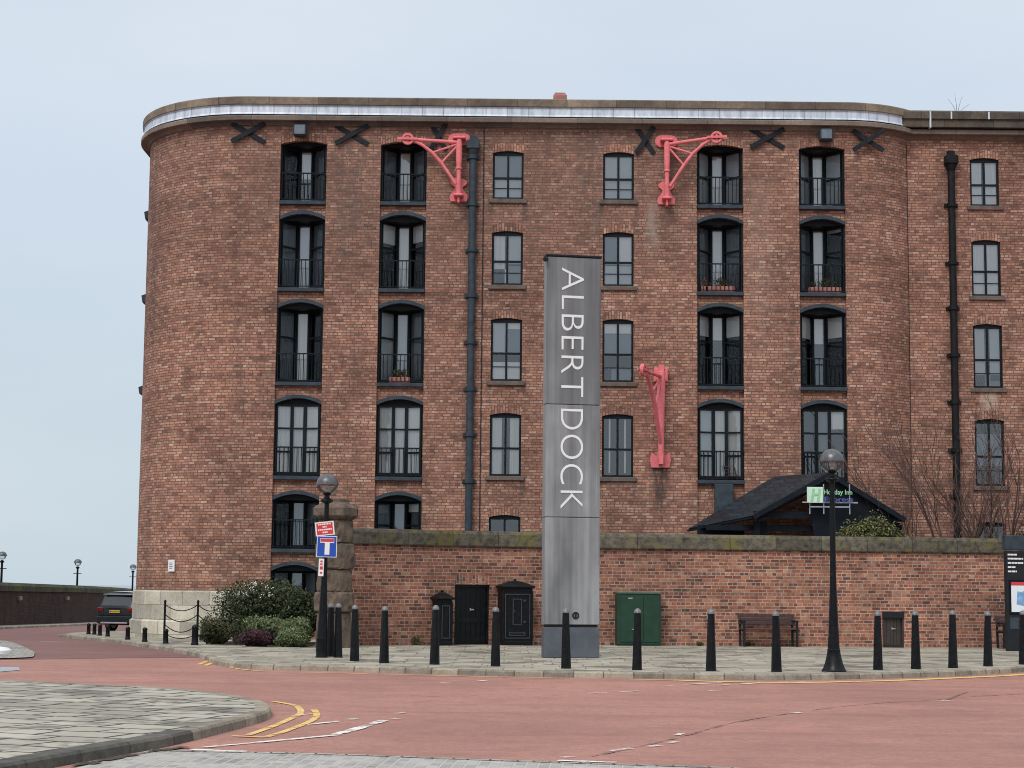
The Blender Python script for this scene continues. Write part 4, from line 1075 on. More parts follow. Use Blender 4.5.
for k in range(5):
    big = k in (1, 3)
    m_ = stone_course(.462 if big else .405, zz[k] + .004, zz[k+1] - .004, k)
    m_.build('stone_block', M['pier'], pier)
m_ = MB(); m_.lathe((0, 0, 0), [(.42, zz[5]), (.53, zz[5] + .07), (.55, zz[5] + .10), (.55, zz[5] + .27), (.50, zz[5] + .32), (.36, zz[5] + .39), (.33, zz[5] + .42), (.33, zz[5] + .48), (.25, zz[5] + .51)], 8, ph=math.pi/8)
m_.build('cap', M['pier'], pier)

# ------------------------------------------------------------------ totem sign
tb = gr(572, 658, 0)
TD = tb.y + .15
totem = empty('totem_sign', (tb.x - .03, TD, 0), 'tall zinc clad totem with white vertical lettering standing on the pavement', 'sign', rz=R(11))
TZ = lambda v: at(572, v, tb.y).z
TW, TT = 1.175, .28
def slab(z0, z1, mat, w_=TW, t_=TT, name='panel'):
    m_ = MB(); m_.box(-w_/2, w_/2, -t_/2, t_/2, z0, z1, bev=.012); return m_.build(name, mat, totem)
slab(0, TZ(627.5), M['zincbase'], name='plinth', w_=TW, t_=TT + .02)
slab(TZ(627.2), TZ(625), M['dark'], TW - .06, TT - .05, 'shadow_gap')
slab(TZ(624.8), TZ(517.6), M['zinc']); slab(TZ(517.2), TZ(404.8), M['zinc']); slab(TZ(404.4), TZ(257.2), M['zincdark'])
m_ = MB(); m_.box(-TW/2 - .02, TW/2 + .02, -TT/2 - .02, TT/2 + .02, TZ(257), TZ(254.8), bev=.01); m_.build('top_cap', M['board'], totem)
m_ = MB()
for za, zb in ((TZ(624.5), TZ(518)), (TZ(517), TZ(405)), (TZ(404), TZ(258))):
    m_.box(-TW/2 - .008, -TW/2 - .002, -TT/2 + .02, TT/2 - .02, za, zb)
m_.build('edge_trim', M['silver'], totem)
def text_mesh(body, name, mat, size=1.0, ext=.006, space=1.0, off=0.0):
    cu = bpy.data.curves.new(name, 'FONT'); cu.body = body; cu.size = size; cu.extrude = ext; cu.space_character = space; cu.offset = off
    o = bpy.data.objects.new(name, cu); COL.objects.link(o)
    bpy.context.view_layer.update()
    dg = bpy.context.evaluated_depsgraph_get()
    me = bpy.data.meshes.new_from_object(o.evaluated_get(dg)); bpy.data.objects.remove(o)
    me.name = name; me.materials.clear(); me.materials.append(mat)
    return me
def text_on(body, name, mat, parent, x0, x1, z0, z1, y, vertical=False, ext=.006, space=1.0, off=0.0):
    """letters fitted into a box on the face y of a parent (facing -y)"""
    me = text_mesh(body, name, mat, 1.0, ext, space, off)
    xs = [v.co.x for v in me.vertices]; ys = [v.co.y for v in me.vertices]
    ax, bx, ay, by = min(xs), max(xs), min(ys), max(ys)
    for v in me.vertices:
        a = (v.co.x - ax) / (bx - ax); b = (v.co.y - ay) / (by - ay); d = y - v.co.z
        v.co = (x0 + (x1 - x0) * b, d, z1 + (z0 - z1) * a) if vertical else (x0 + (x1 - x0) * a, d, z0 + (z1 - z0) * b)
    o = bpy.data.objects.new(name, me); COL.objects.link(o); o.parent = parent; return o
k = TW / 57.5
for word, v0, v1 in (('ALBERT', 268, 396.8), ('DOCK', 409, 509)):
    text_on(word, 'lettering', M['white'], totem, -TW/2 + 15.6*k, -TW/2 + 39.2*k, TZ(v1), TZ(v0), -TT/2 - .003, True, .007, 1.06, -.014)
m_ = MB(); m_.tube([(-TW/2 - .02, -TT/2 - .01, TZ(260)), (-TW/2 - .06, -TT/2 - .10, TZ(261.5))], .05, 10); m_.build('small_lamp', M['board'], totem)
m_ = MB()
m_.ring((0, 0, 0), .075, .03, -TT/2 - .018, -TT/2 - .002, 18); m_.box(-.02, .02, -TT/2 - .016, -TT/2 - .002, -.045, .045)
m_.build('round_badge', M['board'], totem, xf=Matrix.Translation((.075, 0, TZ(615.5))))

# ------------------------------------------------------------------ bollards
def make_bollard():
    root = empty('bollard', (0, 0, 0)); root['category'] = 'bollard'; root['group'] = 'tall black bollards along the kerb'
    m_ = MB(); m_.lathe((0, 0, 0), [(.098, -.02), (.098, .01), (.094, .03), (.062, .985), (.062, 1.0)], 8, ph=math.pi/8); m_.build('post', M['black'], root)
    m_ = MB(); m_.lathe((0, 0, 0), [(.065, .995), (.066, 1.015), (.058, 1.045), (.035, 1.07), (.008, 1.08)], 10); m_.build('cap', M['capgrey'], root, smooth=True)
    return root
proto = make_bollard()
BL = [(330, 656.5, 'tall black bollard touching the leaning lamp post, leftmost of the three by the pier'), (338, 657.5, 'tall black bollard in the middle of the three clustered by the stone pier'), (354.5, 661, 'tall black bollard where the stone pier meets the brick wall'),
      (384, 663, 'tall black bollard before bare brick left of the narrow black cabinet'), (434.5, 664.5, 'tall black bollard covering part of the narrow black cabinet'), (495.5, 666.3, 'tall black bollard between the black door and the wide black cabinet'),
      (566, 668.5, 'tall black bollard standing right before the zinc totem'), (637, 670, 'tall black bollard in front of the green cabinet'), (711, 671, 'tall black bollard on bare pavement left of the bench'),
      (776.5, 671.8, 'tall black bollard partly hiding the whole bench'), (878, 669.8, 'tall black bollard at the left edge of the brown service hatch'), (916, 669, 'tall black bollard just right of the brown service hatch'),
      (953, 668, 'tall black bollard before plain brick between the brown hatch and the board'), (988, 666.3, 'tall black bollard left of the charcoal information board'), (1023.5, 664.5, 'tall black bollard cut by the frame in front of the information board')]
rb = random.Random(3)
for i, (u, v, lab) in enumerate(BL):
    o = proto if i == 0 else copy_tree(proto)
    g_ = gr(u, v, 0); o.location = (g_.x, g_.y, 0); o['label'] = lab; o.rotation_euler = (R(rb.uniform(-.5, .5)), R(rb.uniform(-.7, .7)), rb.uniform(0, 1)); sz = rb.uniform(.985, 1.015)
    if u == 434.5: sz = 1.02
    o.scale = (1, 1, sz)
def make_stub():
    root = empty('short_bollard', (0, 0, 0)); root['category'] = 'bollard'; root['group'] = 'short black bollards by the rounded corner'
    m_ = MB(); m_.lathe((0, 0, 0), [(.075, -.03), (.075, .02), (.062, .05), (.058, .27), (.066, .28), (.066, .30), (.05, .33), (.015, .345)], 10); m_.build('post', M['black'], root, smooth=True)
    return root
proto = make_stub()
SB = [(88.5, 634.2, 1.02, 'short black bollard farthest out, left one of the pair behind the parked car'), (94.3, 634.6, 1.02, 'short black bollard at the right of the farthest pair behind the parked car'), (99.8, 635.6, 1.0, 'short black bollard under the left rear of the parked car'), (107.6, 636.6, 1.0, 'short black bollard behind the number plate of the parked car'),
      (127.6, 639.6, .98, 'short black bollard between parked car and limestone plinth'), (144.6, 641.9, 1.05, 'short black bollard before the left end of the limestone plinth'), (165.6, 643.6, 1.05, 'short black bollard in front of the left chain post'),
      (194.6, 645.2, 1.42, 'short black bollard in front of the right chain post, taller than its neighbours'), (258, 645.2, .95, 'short black bollard among the purple heather')]
for i, (u, v, s_, lab) in enumerate(SB):
    o = proto if i == 0 else copy_tree(proto)
    g_ = gr(u, v, 0); o.location = g_; o['label'] = lab; o.scale = (1, 1, s_)
    if s_ > 1.3: o.scale = (1.25, 1.25, s_)

# ------------------------------------------------------------------ lamp posts
def lamp(loc, hgt, label, lean=(0, 0), foot=1.0):
    root = empty('lamp_post', loc, label, 'street lamp', 'black lamp posts with clear globes')
    root.rotation_euler = (R(lean[0]), R(lean[1]), 0)
    m_ = MB(); s = hgt
    m_.lathe((0, 0, 0), [(.225*foot, -.02), (.225*foot, .015), (.20*foot, .05), (.165*max(foot, .72), .14), (.130*max(foot, .9), .28), (.115, .36), (.118, .37), (.118, .39), (.108, .40), (.085, .85), (.062, 1.5), (.054, 2.0), (.046, s - .62)], 16)
    m_.build('post', M['black'], root, smooth=True, angle=30)
    m_ = MB(); m_.lathe((0, 0, 0), [(.046, s - .62), (.06, s - .60), (.10, s - .585), (.135, s - .55), (.13, s - .535), (.06, s - .50), (.05, s - .44), (.075, s - .43), (.085, s - .40), (.06, s - .385)], 16)
    m_.build('collar', M['black'], root, smooth=True)
    c = s - .222; n = 10
    m_ = MB(); m_.lathe((0, 0, c), [(.222 * math.cos(a), .222 * math.sin(a)) for a in [R(-62) + R(62) * k / n for k in range(n + 1)]], 24, capped=False); m_.build('globe', M['globe'], root, smooth=True)
    m_ = MB(); m_.lathe((0, 0, c), [(.226 * math.cos(a), .226 * math.sin(a)) for a in [R(2) + R(86) * k / n for k in range(n + 1)]], 24); m_.lathe((0, 0, c), [(.229, -.012), (.232, 0), (.229, .012)], 24, capped=False)
    m_.build('hood', M['hood'], root, smooth=True)
    m_ = MB(); m_.lathe((0, 0, c), [(.035, -.19), (.035, -.10), (.055, -.08), (.055, .0), (.02, .03)], 12); m_.build('bulb', M['silver'], root, smooth=True)
    return root
M['hood'] = m_plain('grey_lamp_hood', (.10, .105, .112), .35, .3, 14, .35)
g1 = gr(321.5, 657.5, 0); s1 = 1800 / g1.y
l1 = lamp((g1.x, g1.y, 0), (657.5 - 475.5) / s1, 'leaning black lamp post carrying three road signs by the stone pier', (0, .75), .56)
g2 = gr(834, 671.5, 0); s2 = 1800 / g2.y
lamp((g2.x, g2.y, 0), (671.5 - 450) / s2 * .995, 'plain black lamp post with flared foot in front of the slate porch')
def promenade_lamp(p, label):
    root = empty('lamp_post', p, label, 'street lamp', 'promenade lamps beyond the river wall')
    m_ = MB(); m_.lathe((0, 0, 0), [(.16, 0), (.10, .4), (.07, 1.2), (.06, 3.3), (.14, 3.36), (.05, 3.45)], 10); m_.box(-.25, .25, -.02, .02, 2.98, 3.02); m_.build('post', M['black'], root, smooth=True)
    m_ = MB(); m_.lathe((0, 0, 3.68), [(.08, -.2), (.17, -.15), (.21, -.02)], 14); m_.build('globe', M['globe'], root, smooth=True)
    m_ = MB(); m_.lathe((0, 0, 3.68), [(.245, -.02), (.24, .06), (.17, .17), (.05, .22)], 14); m_.build('hood', M['hood'], root, smooth=True)
    return root
for (u, v, D, lab) in ((2.5, 551.5, 96, 'promenade lamp beyond the river wall, nearest and tallest of three'), (78, 559, 112, 'promenade lamp beyond the river wall, above the parked car\'s left side'), (133.2, 564.3, 131, 'promenade lamp beyond the river wall, touching the rounded brick corner')):
    p = at(u, v, D); promenade_lamp((p.x, p.y, p.z - 3.9), lab)

# signs on the first lamp post (they hang on it: things of their own)
def on_post(u, v):
    p = at(u, v, g1.y - .09); return p
def plate_sign(name, u, v, wpx, hpx, label, rot, build, group=None):
    p = on_post(u, v); w_ = wpx / s1; h_ = hpx / s1
    root = empty(name, (p.x, p.y, p.z), label, 'sign', group); root.rotation_euler = (0, R(rot), R(3))
    m_ = MB(); m_.box(-w_/2, w_/2, -.006, .006, -h_/2, h_/2); m_.box(-.03, .03, .006, .06, -.05, .05); m_.build('plate', M['galv'] if name != 'dead_end_sign' else M['white'], root)
    build(root, w_, h_)
def rect(root, nm, mat, x0, x1, z0, z1, y):
    m_ = MB(); m_.box(x0, x1, y, y + .002, z0, z1); return m_.build(nm, M[mat], root)
def red_sign(root, w_, h_):
    rect(root, 'border', 'white', -w_/2 + .004, w_/2 - .004, -h_/2 + .004, h_/2 - .004, -.0105)
    rect(root, 'red_field', 'red', -w_/2 + .03, w_/2 - .03, -h_/2 + .025, h_/2 - .025, -.0135)
    m_ = MB()
    for z, a, ww in ((.09, 0, .26), (.035, .0, .08), (-.02, .0, .28), (-.075, 0, .10)):
        x = -ww/2
        while x < ww/2 - .01:
            b = random.uniform(.02, .045); m_.box(x, min(ww/2, x + b), -.017, -.0145, z - .014, z + .014); x += b + .008
    m_.build('lettering', M['white'], root)
plate_sign('red_notice', 324.8, 528.6, 19, 14, 'tilted red notice plate with white lines, topmost on the leaning lamp post', -6.5, red_sign)
def t_sign(root, w_, h_):
    rect(root, 'blue_field', 'blue', -w_/2 + .014, w_/2 - .014, -h_/2 + .014, h_/2 - .014, -.0095)
    rect(root, 'white_bar', 'white', -w_*.10, w_*.14, -h_*.38, h_*.19, -.0125)
    rect(root, 'white_bar', 'white', -w_*.32, w_*.34, h_*.19, h_*.22, -.0125)
    rect(root, 'red_bar', 'red', -w_*.32, w_*.34, h_*.222, h_*.37, -.0125)
    rect(root, 'bar_border', 'white', -w_*.335, w_*.355, h_*.175, h_*.385, -.0112)
plate_sign('dead_end_sign', 326.8, 546.6, 20, 21, 'square blue no through road sign with a white T and red bar', 1.0, t_sign)
def small_sign(root, w_, h_):
    rect(root, 'white_field', 'white', -w_/2 + .004, w_/2 - .004, -h_/2 + .004, h_/2 - .004, -.0095)
    m_ = MB()
    for z in (.34, .18, -.3): m_.box(-w_*.2, w_*.22, -.0125, -.0105, h_*z - .018, h_*z + .018)
    m_.box(-w_*.25, w_*.3, -.0125, -.0105, -h_*.12, h_*.06); m_.build('red_mark', M['red'], root)
plate_sign('parking_plate', 321.2, 567.4, 5.4, 17.5, 'narrow white plate with red marks, lowest on the leaning lamp post', 1.5, small_sign)

# ------------------------------------------------------------------ cabinets, benches, board
def wall_frame(px, standoff):
    u_ = bu(px); p_, n_, a_ = on_wall(u_); q_ = p_ + n_ * standoff; return Vector((q_.x, q_.y, 0)), a_, 1800 / q_.y
def ornate(px0, px1, vtop, label, detail, hgt_px):
    c, a, s = wall_frame((px0 + px1) / 2, .28); w_ = (px1 - px0) / s; h_ = at(500, vtop, c.y).z
    root = empty('utility_cabinet', c, label, 'cabinet', 'ornate black cast iron cabinets against the brick wall', rz=a)
    d = .24; b = h_ - .30
    m_ = MB(); m_.box(-w_/2 + .05, w_/2 - .05, -d + .03, d - .03, .10, b); m_.box(-w_/2 + .02, w_/2 - .02, -d, d, 0, .10, bev=.015)
    for s_ in (-1, 1): m_.box(s_*(w_/2 - .055) - .035, s_*(w_/2 - .055) + .035, -d + .005, -d + .06, .10, b, bev=.01)
    m_.box(-w_/2 + .04, w_/2 - .04, -d + .012, d - .02, b, b + .06)
    m_.build('body', M['black'], root)
    m_ = MB(); m_.box(-w_/2 - .02, w_/2 + .02, -d - .05, d, b + .06, b + .13, bev=.02)
    m_.grid([[(-w_/2 + .02, -d, b + .13), (w_/2 - .02, -d, b + .13), (w_/2 - .02, d - .02, b + .13), (-w_/2 + .02, d - .02, b + .13)], [(-w_*.22, -.06, b + .22), (w_*.22, -.06, b + .22), (w_*.22, .06, b + .22), (-w_*.22, .06, b + .22)], [(-.06, -.04, b + .245), (.06, -.04, b + .245), (.06, .04, b + .245), (-.06, .04, b + .245)]], True, 0, True)
    m_.lathe((0, 0, b + .24), [(.03, 0), (.045, .03), (.02, .06)], 8); m_.build('roof', M['black'], root)
    m_ = MB(); y = -d + .03
    def moulding(x0, x1, z0, z1, t=.022):
        for q in ((x0, x1, z0, z0 + t), (x0, x1, z1 - t, z1), (x0, x0 + t, z0 + t, z1 - t), (x1 - t, x1, z0 + t, z1 - t)): m_.box(q[0], q[1], y - .02, y - .001, q[2], q[3])
    moulding(-w_/2 + .10, w_/2 - .10, .17, b - .08)
    if detail: moulding(-w_*.15, w_*.13, .50, b - .20); moulding(-w_*.26, w_*.24, .24, .32)
    m_.build('panel_moulding', M['ironedge'], root)
    if detail:
        m_ = MB(); m_.box(w_*.17, w_*.24, y - .035, y - .001, b - .27, b - .22); m_.box(w_*.17, w_*.24, y - .035, y - .001, .56, .61); m_.box(-w_*.12, -w_*.08, y - .03, y - .001, .82, .87); m_.build('hinge', M['ironedge'], root)
M['ironedge'] = m_plain('rubbed_iron_edge', (.045, .05, .058), .4, .4, 14, .2)
ornate(496.5, 530.5, 578.5, 'wide ornate black cabinet with moulded door, left of the totem', True, 64)
ornate(427, 444, 590.5, 'narrow ornate black cabinet left of the black door', False, 54)
c, a, s = wall_frame(635, .24)
gcab = empty('street_cabinet', c, 'dark green two door telecom cabinet against the brick wall', 'cabinet', rz=a)
w_, h_ = 43.5 / s, at(635, 591.5, c.y).z
m_ = MB(); m_.box(-w_/2, w_/2, -.19, .19, .02, h_ - .07, bev=.012); m_.box(-w_/2 + .03, w_/2 - .03, -.18, .18, -.02, .04); m_.build('body', M['greencab'], gcab)
m_ = MB(); m_.box(-w_/2 - .01, w_/2 + .01, -.21, .2, h_ - .068, h_, bev=.018); m_.build('lid', M['greenlid'], gcab)
for x0, x1 in ((-w_/2 + .07, .10), (.115, w_/2 - .05)):
    m_ = MB(); m_.box(x0, x1, -.205, -.191, .09, h_ - .10, bev=.005); dr = m_.build('door', M['greencab'], gcab)
    if x0 < 0:
        m_ = MB(); m_.box(-.20, -.03, -.232, -.207, .40, .425); m_.box(-.06, -.03, -.236, -.207, .425, .47); m_.build('handle', M['silver'], dr)
        m_ = MB(); m_.box(-.29, -.18, -.211, -.206, h_ - .19, h_ - .155); m_.build('maker_plate', M['silver'], dr)

def make_bench():
    root = empty('bench', (0, 0, 0)); root['category'] = 'bench'; root['group'] = 'dark timber benches against the brick wall'
    W2 = .75
    m_ = MB()
    for k in range(4): m_.box(-W2, W2, -.20 + .105*k, -.11 + .105*k, .43, .465, bev=.006)
    m_.build('seat', M['bench'], root)
    m_ = MB()
    for k in range(3):
        z = .55 + .095*k; y = .21 + .03*k
        m_.box(-W2, W2, y, y + .03, z, z + .085, bev=.006)
    m_.build('backrest', M['bench'], root)
    for s_ in (-1, 1):
        for yb, z1 in ((-.19, .63), (.24, .80)):
            m_ = MB(); m_.bar((s_*(W2 - .06), yb, 0), (s_*(W2 - .06), yb + (.06 if yb > 0 else 0), z1), .05, .05); m_.build('leg', M['tie'], root)
        m_ = MB(); m_.box(s_*(W2 - .06) - .035, s_*(W2 - .06) + .035, -.23, .28, .63, .665, bev=.008); m_.box(s_*(W2 - .06) - .02, s_*(W2 - .06) + .02, -.17, .23, .39, .428); m_.build('armrest', M['tie'], root)
    return root
b1 = make_bench(); c, a, s = wall_frame(765, .42); b1.location = c; b1.rotation_euler = (0, 0, a); b1['label'] = 'dark timber bench under the wall left of the plain lamp post'
b2 = copy_tree(b1); c, a, s = wall_frame(1015, .75); b2.location = c; b2.rotation_euler = (0, 0, a); b2['label'] = 'dark timber bench half hidden behind the charcoal information board'

ib = gr(1006, 651, 0); s = 1800 / ib.y
board = empty('information_board', (ib.x + .48, ib.y, 0), 'charcoal information board with white lines and a framed poster', 'sign', rz=R(8))
hb = (651 - 537) / s; zof = lambda v: (651 - v) / s
m_ = MB(); m_.box(-.48, .48, -.09, .09, 0, zof(552.5), bev=.01); m_.build('panel', M['board'], board)
m_ = MB(); m_.box(-.50, .50, -.11, .11, zof(551.5), hb, bev=.015); m_.build('header', M['slategrey'], board)
m_ = MB()
for v, L in ((556, .24), (560, .40), (564.2, .40), (568.4, .20), (572.6, .23)):
    x = -.45
    while x < -.45 + L: b = random.uniform(.05, .1); m_.box(x, min(x + b, -.45 + L), -.096, -.0915, zof(v) - .02, zof(v) + .02); x += b + .012
m_.build('lettering', M['white'], board)
m_ = MB(); m_.box(-.44, .44, -.10, -.0915, zof(615), zof(581), bev=.004); fr_ = m_.build('poster_frame', M['black'], board)
m_ = MB(); m_.box(-.38, .38, -.104, -.1005, zof(612.5), zof(586.5)); m_.build('poster', M['poster'], fr_)
m_ = MB(); m_.box(-.38, .38, -.104, -.1005, zof(586.3), zof(583)); m_.build('red_header', M['red'], fr_)
m_ = MB(); m_.prism([(-.25, -.2), (.0, -.25), (.2, -.1), (.22, .1), (.05, .2), (-.1, .1), (-.22, .12)], Matrix.Translation((0, -.1045, zof(597))) @ Matrix.Rotation(math.pi/2, 4, 'X'), .002); m_.build('poster_map', M['posterblue'], fr_)
m_ = MB(); m_.box(-.42, .42, -.096, -.0915, zof(629), zof(618)); m_.build('lower_panel', M['slategrey'], board)
m_ = MB(); m_.box(-.20, -.12, -.1, -.0965, zof(627.5), zof(620)); m_.lathe((0, 0, 0), [(.03, 0), (.03, .005)], 8); m_.build('pictogram', M['dark'], board)

# ------------------------------------------------------------------ slate porch of the hotel
A = at(774, 476.5, 51.35); B = at(830, 472.5, 48.9); C_ = at(753, 515.5, 48.9); D_ = at(688.5, 528.5, 51.3); E = at(905, 518.5, 48.9); E2 = at(897, 519, 51.35); B2 = at(836, 476.5, 51.35)
pl_ = Vector((B.x, 49.6, -.05))
porch = empty('entrance_porch', pl_, 'low dark slate porch roof with an open gable and hotel sign behind the wall', 'porch')
m_ = MB(); dn = Vector((0, 0, -.10))
def sheet3(pts, th=.10):
    n = (pts[1] - pts[0]).cross(pts[2] - pts[0]).normalized()
    if n.z < 0: pts = pts[::-1]; n = -n
    uvs = [((p.x - pts[0].x), (p.z - pts[0].z) * 1.8) for p in pts]
    m_.face(pts, uvs); low = [p - n*th for p in pts]; m_.face(low[::-1])
    for i in range(len(pts)):
        j = (i + 1) % len(pts); m_.face([pts[j], pts[i], low[i], low[j]])
sheet3([A, D_, C_]); sheet3([A, C_, B]); sheet3([A, B, B2 + Vector((0, 0, -.02))]); sheet3([B, E, E2, B2])
m_.build('roof', M['slate'], porch, pl_)
m_ = MB(); yv = 48.9
off_ = Vector((0, -.05, -.05))
m_.bar(B + off_, C_ + off_, .13, .06, up=(0, 1, 0)); m_.bar(B + off_ + Vector((0, -.003, 0)), E + off_ + Vector((0, -.003, 0)), .13, .06, up=(0, 1, 0)); m_.bar(C_ + Vector((0, -.03, -.06)), D_ + Vector((0, -.03, -.06)), .11, .05)
m_.build('bargeboard', M['navy'], porch, pl_)
m_ = MB(); mid = at(806, 500, 49.1)
Gp = [Vector((B.x + .02, 49.05, B.z - .12)), Vector((E.x - .2, 49.05, E.z + .02)), Vector((E.x - .2, 49.05, E.z - .9)), Vector((B.x - .35, 49.05, E.z - .9)), Vector((B.x - .62, 49.05, B.z - .52))]
m_.prism([(p.x, p.z) for p in Gp], Matrix.Translation((0, 49.1, 0)) @ Matrix.Rotation(math.pi/2, 4, 'X'), .06)
m_.build('gable_boarding', M['navy'], porch, pl_)
m_ = MB()
z = at(800, 514.5, 49.1).z
m_.box(C_.x + .05, B.x - .36, 49.05, 49.15, z - .10, z + .08)
z = at(800, 528, 49.3).z; m_.box(D_.x + .3, E.x - .3, 49.3, 49.4, z - .08, z + .06)
m_.bar((C_.x + .15, 49.1, C_.z - .1), (B.x - .6, 49.1, at(800, 493, 49.1).z), .07, .07)
m_.build('beam', M['navy'], porch, pl_)
for u, dd in ((757, 49.2), (763.5, 49.4), (724, 50.8), (897, 49.4), (899, 51.0)):
    p = at(u, 530, dd); m_ = MB(); m_.box(p.x - .08, p.x + .08, dd - .08, dd + .08, -.1, (C_.z if u > 740 else (C_.z + D_.z)/2) - .14); m_.build('post', M['navy'], porch, pl_)
m_ = MB(); z = at(724, 524, 50.6).z; m_.box(D_.x + .2, C_.x, 50.75, 50.85, z - .5, z - .02); m_.build('side_beam', M['navy'], porch, pl_)
hs = at(830, 495, 48.75)
sign = empty('hotel_sign', (hs.x, 48.7, at(830, 512, 48.75).z), 'small green and indigo hotel sign with a pale green square on the porch gable', 'sign')
X_ = lambda u: at(u, 495, 48.7).x - hs.x
Z_ = lambda v: at(830, v, 48.7).z - sign.location.z
m_ = MB(); m_.box(X_(807), X_(822.8), -.03, .03, Z_(503), Z_(487.2), bev=.006); m_.build('logo_panel', M['hotelpale'], sign)
m_ = MB()
for x in (812.2, 818.4): m_.prism([(X_(x) - .05, Z_(501.6)), (X_(x) + .02, Z_(501.6)), (X_(x) + .07, Z_(488.8)), (X_(x), Z_(488.8))], Matrix.Translation((0, -.032, 0)) @ Matrix.Rotation(math.pi/2, 4, 'X'), .004)
m_.prism([(X_(812), Z_(496.4)), (X_(819), Z_(495.2)), (X_(819), Z_(493)), (X_(812), Z_(494.2))], Matrix.Translation((0, -.037, 0)) @ Matrix.Rotation(math.pi/2, 4, 'X'), .004)
m_.build('logo_letter', M['hotelgreen'], sign)
text_on('Holiday Inn', 'lettering', M['hotelgreen'], sign, X_(823.8), X_(852.2), Z_(496), Z_(489.6), 0, False, .012, 1, .012)
text_on('Express', 'lettering', M['hotelblue'], sign, X_(824.5), X_(853), Z_(503), Z_(496.8), 0, False, .012, 1, .012)
m_ = MB()
for v in (502.4, 506.8): m_.box(X_(802.5 if v < 505 else 810), X_(858 if v < 505 else 850), .035, .055, Z_(v) - .018, Z_(v) + .018)
for u in (810, 824, 850): m_.box(X_(u) - .015, X_(u) + .015, .056, .075, Z_(514), Z_(484 if u > 811 else 490))
m_.build('mounting_frame', M['galv'], sign)

# ------------------------------------------------------------------ chain fence
P1 = gr(164, 640.5, 0); P2 = gr(197, 641, 0); P3 = gr(222, 640, 0)
cf = empty('chain_fence', P1, 'slim black posts with four drooping chains before the limestone plinth', 'fence')
for p in (P1, P2, P3):
    m_ = MB(); m_.lathe(p, [(.035, -.05), (.03, .02), (.028, .98), (.04, 1.0), (.02, 1.05)], 8); m_.build('post', M['black'], cf, P1)
for a_, b_ in ((P1, P2), (P2, P3)):
    for z, sg in ((.93, .16), (.68, .19), (.42, .20), (.18, .12)):
        m_ = MB(); pts = []
        for k in range(13):
            t = k / 12; q = a_.lerp(b_, t); q = q + Vector((0, 0, z - sg * (1 - (2*t - 1)**2))); pts.append(q)
        m_.tube(pts, .0135, 5); m_.build('chain', M['tie'], cf, P1)

# ------------------------------------------------------------------ shrubs
def shrub(name, u, vb, vt, wpx, D, dm, mat, n, size, label, cat='shrub', seed=0, lumps=9, stem='twig', extra=None, tint=(0, 1)):
    g_ = at(u, vb, D); base = Vector((g_.x, D, gz(D))); s_ = 1800 / D
    h_ = at(u, vt, D).z - base.z; w_ = wpx / s_
    root = empty(name, base, label, cat)
    m_ = MB(); leaf_cloud(m_, (0, 0, h_ * .52), (w_ * .56, dm, h_ * .58), n, size, lumps, seed, tint=tint)
    for i, p in enumerate(m_.v): 
        if p.z < -.02: m_.v[i] = Vector((p.x, p.y, -.02))
    m_.build('foliage', M[mat], root)
    m_ = MB(); rd = random.Random(seed + 50)
    for k in range(7):
        a_ = rd.uniform(0, 6.28); m_.tube([(0, 0, -.05), (math.cos(a_)*w_*.14, math.sin(a_)*dm*.3, h_*.35), (math.cos(a_)*w_*.3, math.sin(a_)*dm*.55, h_*.72)], [.022, .016, .006], 5)
    m_.build('stems', M[stem], root)
    if extra: extra(root, w_, h_, dm)
    return root
def blossoms(root, w_, h_, dm):
    m_ = MB(); rd = random.Random(5)
    for k in range(24):
        a_ = rd.gauss(-.05, .3); b_ = rd.uniform(.5, 1.15)
        c = Vector((math.sin(a_)*w_*.5*math.cos(b_) + .05, -math.cos(a_)*dm*1.0*math.cos(b_), h_*.50 + h_*.46*math.sin(b_)))
        for j in range(3):
            q = c + Vector((rd.gauss(0, .022), rd.gauss(0, .02), rd.gauss(0, .02))); u_ = Vector((rd.gauss(0, 1), -.3, rd.gauss(0, 1))).normalized() * .015; v_ = u_.cross(Vector((0, -1, .4))).normalized() * .013
            m_.face([q - u_, q - v_, q + u_, q + v_])
    m_.build('blossoms', M['flower'], root)
def dense_core(root, w_, h_, dm):
    m_ = MB(); rd = random.Random(9)
    leaf_cloud(m_, (0, 0, h_*.44), (w_*.52, dm*.9, h_*.50), 3200, .06, 22, 77, shell=.2, tint=(0, .55)); m_.build('inner_foliage', root.children[0].data.materials[0], root)
def both(root, w_, h_, dm): dense_core(root, w_, h_, dm); blossoms(root, w_, h_, dm)
shrub('evergreen_shrub', 260, 645, 577, 106, 45.2, .95, 'leafdark', 13000, .036, 'large dark rounded evergreen shrub dotted with white blossom', seed=11, lumps=34, extra=both)
shrub('evergreen_shrub', 297, 650, 586, 42, 44.6, .5, 'leafdark', 3000, .040, 'dark evergreen shrub without blossom beside the stone pier', seed=12, lumps=9, extra=dense_core)
shrub('juniper_shrub', 268, 645, 613, 62, 43.9, .5, 'leafpale', 3600, .026, 'pale grey green spreading shrub below the dark blossoming one', seed=13, lumps=10, extra=dense_core)
shrub('juniper_shrub', 295, 647, 615, 34, 43.2, .42, 'leafpale', 2600, .026, 'pale green shrub tucked against the foot of the stone pier', seed=14, lumps=8, extra=dense_core)
shrub('juniper_shrub', 291, 648, 627, 36, 42.6, .32, 'leafpale', 2400, .024, 'low pale green mound at the front edge of the bed, right of the heather', seed=15, lumps=7, extra=dense_core)
shrub('heather', 256, 647, 628, 36, 42.8, .34, 'leafpurple', 2400, .022, 'low purple heather at the front edge of the planting bed', 'plant', seed=16, lumps=7, extra=dense_core)
shrub('olive_shrub', 215, 646, 616, 34, 44.0, .42, 'leafolive', 2600, .028, 'tufty olive green shrub at the left end of the bed', seed=17, lumps=8, extra=dense_core)
